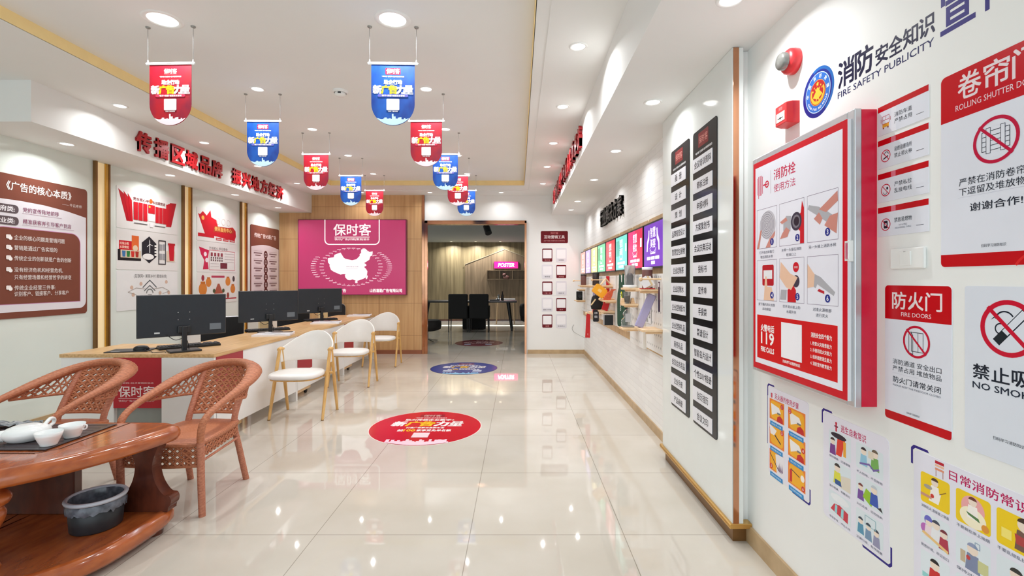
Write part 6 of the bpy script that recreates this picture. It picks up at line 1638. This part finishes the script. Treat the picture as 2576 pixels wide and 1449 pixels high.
sticker(-.82, 10.06, 'dark', 'dark red round floor sticker in the dark back room')

# ------------------------------------------------------------------ dark back room
def rq(x, y, Y): return ((x - CX) * Y / F, H - (y - CY) * Y / F)
t = thing('house_panel', 'house-shaped wooden wall panel with a pale roof line in the back room', 'wall panel', (-.42, YR - .04, .05))
s = Sheet((0, YR - .0015, 0), (1, 0, 0), UZ); s.slab([(-1.704, .05), (.86, .05), (.86, 1.823), (-.425, 2.31), (-1.704, 1.823)], .04, M['housewood']); s.build('panel_body', t)
s = Sheet((0, YR - .042, 0), (1, 0, 0), UZ)
for a, b_ in (((-1.72, 1.823), (-.425, 2.315)), ((-.425, 2.315), (.86, 1.823))):
    d = Vector(b_) - Vector(a); d.normalize(); n = Vector((-d.y, d.x)) * .011
    s.k = 0; s.slab([tuple(Vector(a) - n), tuple(Vector(b_) - n), tuple(Vector(b_) + n), tuple(Vector(a) + n)], .014, (158, 144, 120))
s.build('roof_moulding', t)
t = thing('poster_sign', 'glowing pink sign reading POSTER on the back room wall', 'sign', (-.39, YR - .06, 1.69))
a, b_ = rq(1242.7, 675.7, 15.42), rq(1303.6, 657.9, 15.42)
m = MB(); m.box(a[0], b_[0], YR - .083, YR - .0435, a[1], b_[1], plain('pink_sign_box', (190, 30, 110), .4)); m.build('sign_box', t)
s = Sheet((0, YR - .0835, 0), (1, 0, 0), UZ, emit=.8); s.rrect(a[0] + .012, a[1] + .012, b_[0] - .012, b_[1] - .012, .02, (240, 24, 120)); s.emit = 2.0; s.up(); s.text('POSTER', (a[0] + b_[0]) / 2, (a[1] + b_[1]) / 2, .52, .115, (255, 246, 252), .02, ital=.2); s.build('lit_face', t)
t = thing('wall_shelf', 'box wall shelf with three compartments under the pink sign', 'shelf', (-.2, YR - .16, 1.34))
m = MB(); zb_, zt_ = 1.338, 1.636
m.box(-1.0, .62, YR - .14, YR - .0435, zb_, zb_ + .018, M['housewood']); m.box(-1.0, .62, YR - .14, YR - .0435, zt_ - .018, zt_, M['housewood'])
for x in (-1.0, -.595, -.19, .21, .602): m.box(x, x + .018, YR - .14, YR - .0435, zb_ + .018, zt_ - .018, M['housewood'])
m.build('shelf_frame', t)
t = thing('plush_toy', 'small brown plush toy in the middle compartment of the wall shelf', 'toy', (-.4, YR - .115, 1.3565))
m = MB(); m.lathe([(0, 0), (.07, .0), (.085, .04), (.07, .09), (.04, .11), (0, .115)], M['brown'], (-.38, YR - .115, 1.3565), 20, 1.2, .6); m.build('body', t)
m = MB(); m.lathe([(0, .09), (.05, .10), (.062, .135), (.045, .17), (0, .18)], M['brown'], (-.44, YR - .115, 1.3565), 18)
m.lathe([(0, .165), (.018, .17), (.02, .185), (0, .2)], M['brown'], (-.475, YR - .115, 1.3565), 10); m.lathe([(0, .165), (.018, .17), (.02, .185), (0, .2)], M['brown'], (-.405, YR - .115, 1.3565), 10); m.build('head', t)
# dark meeting table
t = thing('meeting_table', 'long black table in the back room behind the armchairs', 'table', (-1.2, 12.75, 0))
m = MB(); m.box(-2.75, -.03, 12.35, 13.25, .735, .775, M['blackplastic']); m.build('tabletop', t, bevel=.008)
for x, sx in ((-2.45, -1), (-.26, 1)):
    for y in (12.45, 13.15):
        m = MB(); m.tube([(x, y, .735), (x + .10 * sx, y - .03 if y < 12.8 else y + .03, 0)], [.045, .026], M['blackplastic'], 10); m.build('leg', t)
def armchair(lab, x, y):
    t = thing('armchair', lab, 'chair', (x, y, 0), 'black armchairs at the back room table')
    m = MB(); m.box(x - .245, x + .245, y - .02, y + .07, .34, .97, M['black']); m.build('backrest', t, bevel=.035, bseg=4)
    m = MB(); m.box(x - .2, x + .2, y + .072, y + .52, .34, .47, M['black']); m.build('seat', t, bevel=.03, bseg=4)
    for sx in (-1, 1):
        m = MB(); m.box(x + sx * .23 - .028, x + sx * .23 + .028, y + .072, y + .46, .34, .66, M['black']); m.build('armrest', t, bevel=.025, bseg=3)
        for dy in (.01, .43):
            m = MB(); m.cyl((x + sx * .23, y + dy, .36), (x + sx * .235, y + dy, 0), .014, .012, M['blackplastic'], 10); m.build('leg', t)
armchair('left one of two black armchairs seen from behind in the back room', -1.51, 12.05)
armchair('right one of two black armchairs seen from behind in the back room', -.985, 12.05)
m = MB(); m.box(-1.50, -.88, 12.95, 13.2, 0, .42, M['black']); tag(m.build('storage_box', bevel=.01), 'black box on the floor under the back room table', 'box')
m = MB(); m.box(-2.9, .5, 13.78, 13.94, .0, .012, glow('floor_reflection_glow', (236, 236, 226), .5)); tag(m.build('floor_reflection_band'), 'pale glowing band imitating a bright reflection on the back room floor', 'painted reflection')  # added glowing band that imitates a bright reflection on the floor
def swivel(lab, x, y):
    t = thing('lounge_chair', lab, 'chair', (x, y, 0))
    m = MB(); rs = []
    for z, f in ((.24, .6), (.28, .95), (.36, 1.0), (.44, .98), (.47, .85)): rs.append([(x + .30 * f * math.cos(a), y + .28 * f * math.sin(a), z) for a in [2 * PI * i / 28 for i in range(28)]])
    m.rings(rs, M['black']); m.build('seat', t)
    m = MB(); m.rings([[(x - .22 + (.10 * f) * math.cos(a), y + .27 * f * math.sin(a), z) for a in [2 * PI * i / 24 for i in range(24)]] for z, f in ((.40, .9), (.5, 1.0), (.64, 1.0), (.70, .8), (.715, .4))], M['black']); m.build('backrest', t)
    m = MB(); m.cyl((x, y, .26), (x, y, .04), .028, .028, M['chrome'], 14); m.build('column', t)
    for k in range(4):
        a = PI / 4 + PI / 2 * k; m = MB(); m.tube([(x, y, .06), (x + .26 * math.cos(a), y + .26 * math.sin(a), .015)], [.02, .013], M['chrome'], 8); m.build('foot', t)
swivel('black lounge chair just inside the left door post', -1.93, 10.2)
swivel('black lounge chair cut off by the right door post', .36, 12.3)
t = thing('side_table', 'white tray-top side table near the back room wall', 'table', (-.38, 14.4, 0))
m = MB(); m.box(-.66, -.08, 14.2, 14.6, .735, .757, M['white']); m.build('tabletop', t, bevel=.006)
for x in (-.60, -.14):
    for y in (14.26, 14.54): m = MB(); m.tube([(x, y, .735), (x + (-.05 if x < -.3 else .03), y, 0)], [.02, .014], M['lightwood'], 8); m.build('leg', t)
m = MB(); m.lathe([(0, 0), (.035, 0), (.038, .02), (.036, .13), (.014, .18), (.013, .23), (.016, .235), (0, .24)], M['darkbrown'], (-.42, 12.9, .7755), 18); tag(m.build('bottle'), 'dark bottle standing on the black table', 'bottle')
m = MB(); m.lathe([(0, 0), (.032, 0), (.035, .03), (.030, .16), (.0, .165)], M['chrome'], (-.52, 12.8, .7755), 18); tag(m.build('steel_flask'), 'steel flask standing on the black table left of the bottle', 'flask')
m = MB(); m.box(-.75, -.55, 12.6, 12.85, .7755, .80, M['black']); tag(m.build('folder', bevel=.004), 'flat dark folder on the black table', 'folder')
t = thing('track_spotlight', 'black spotlight hanging from the back room ceiling', 'spotlight', (-.68, 10.55, ZR))
m = MB(); m.cyl((-.68, 10.55, ZR), (-.68, 10.55, ZR - .06), .05, .05, M['blackplastic'], 16); m.build('mount', t)
m = MB(); m.cyl((-.70, 10.55, ZR - .03), (-.64, 10.45, ZR - .20), .07, .075, M['blackplastic'], 20); m.build('lamp_head', t)
bpy.data.objects.remove(_fo)
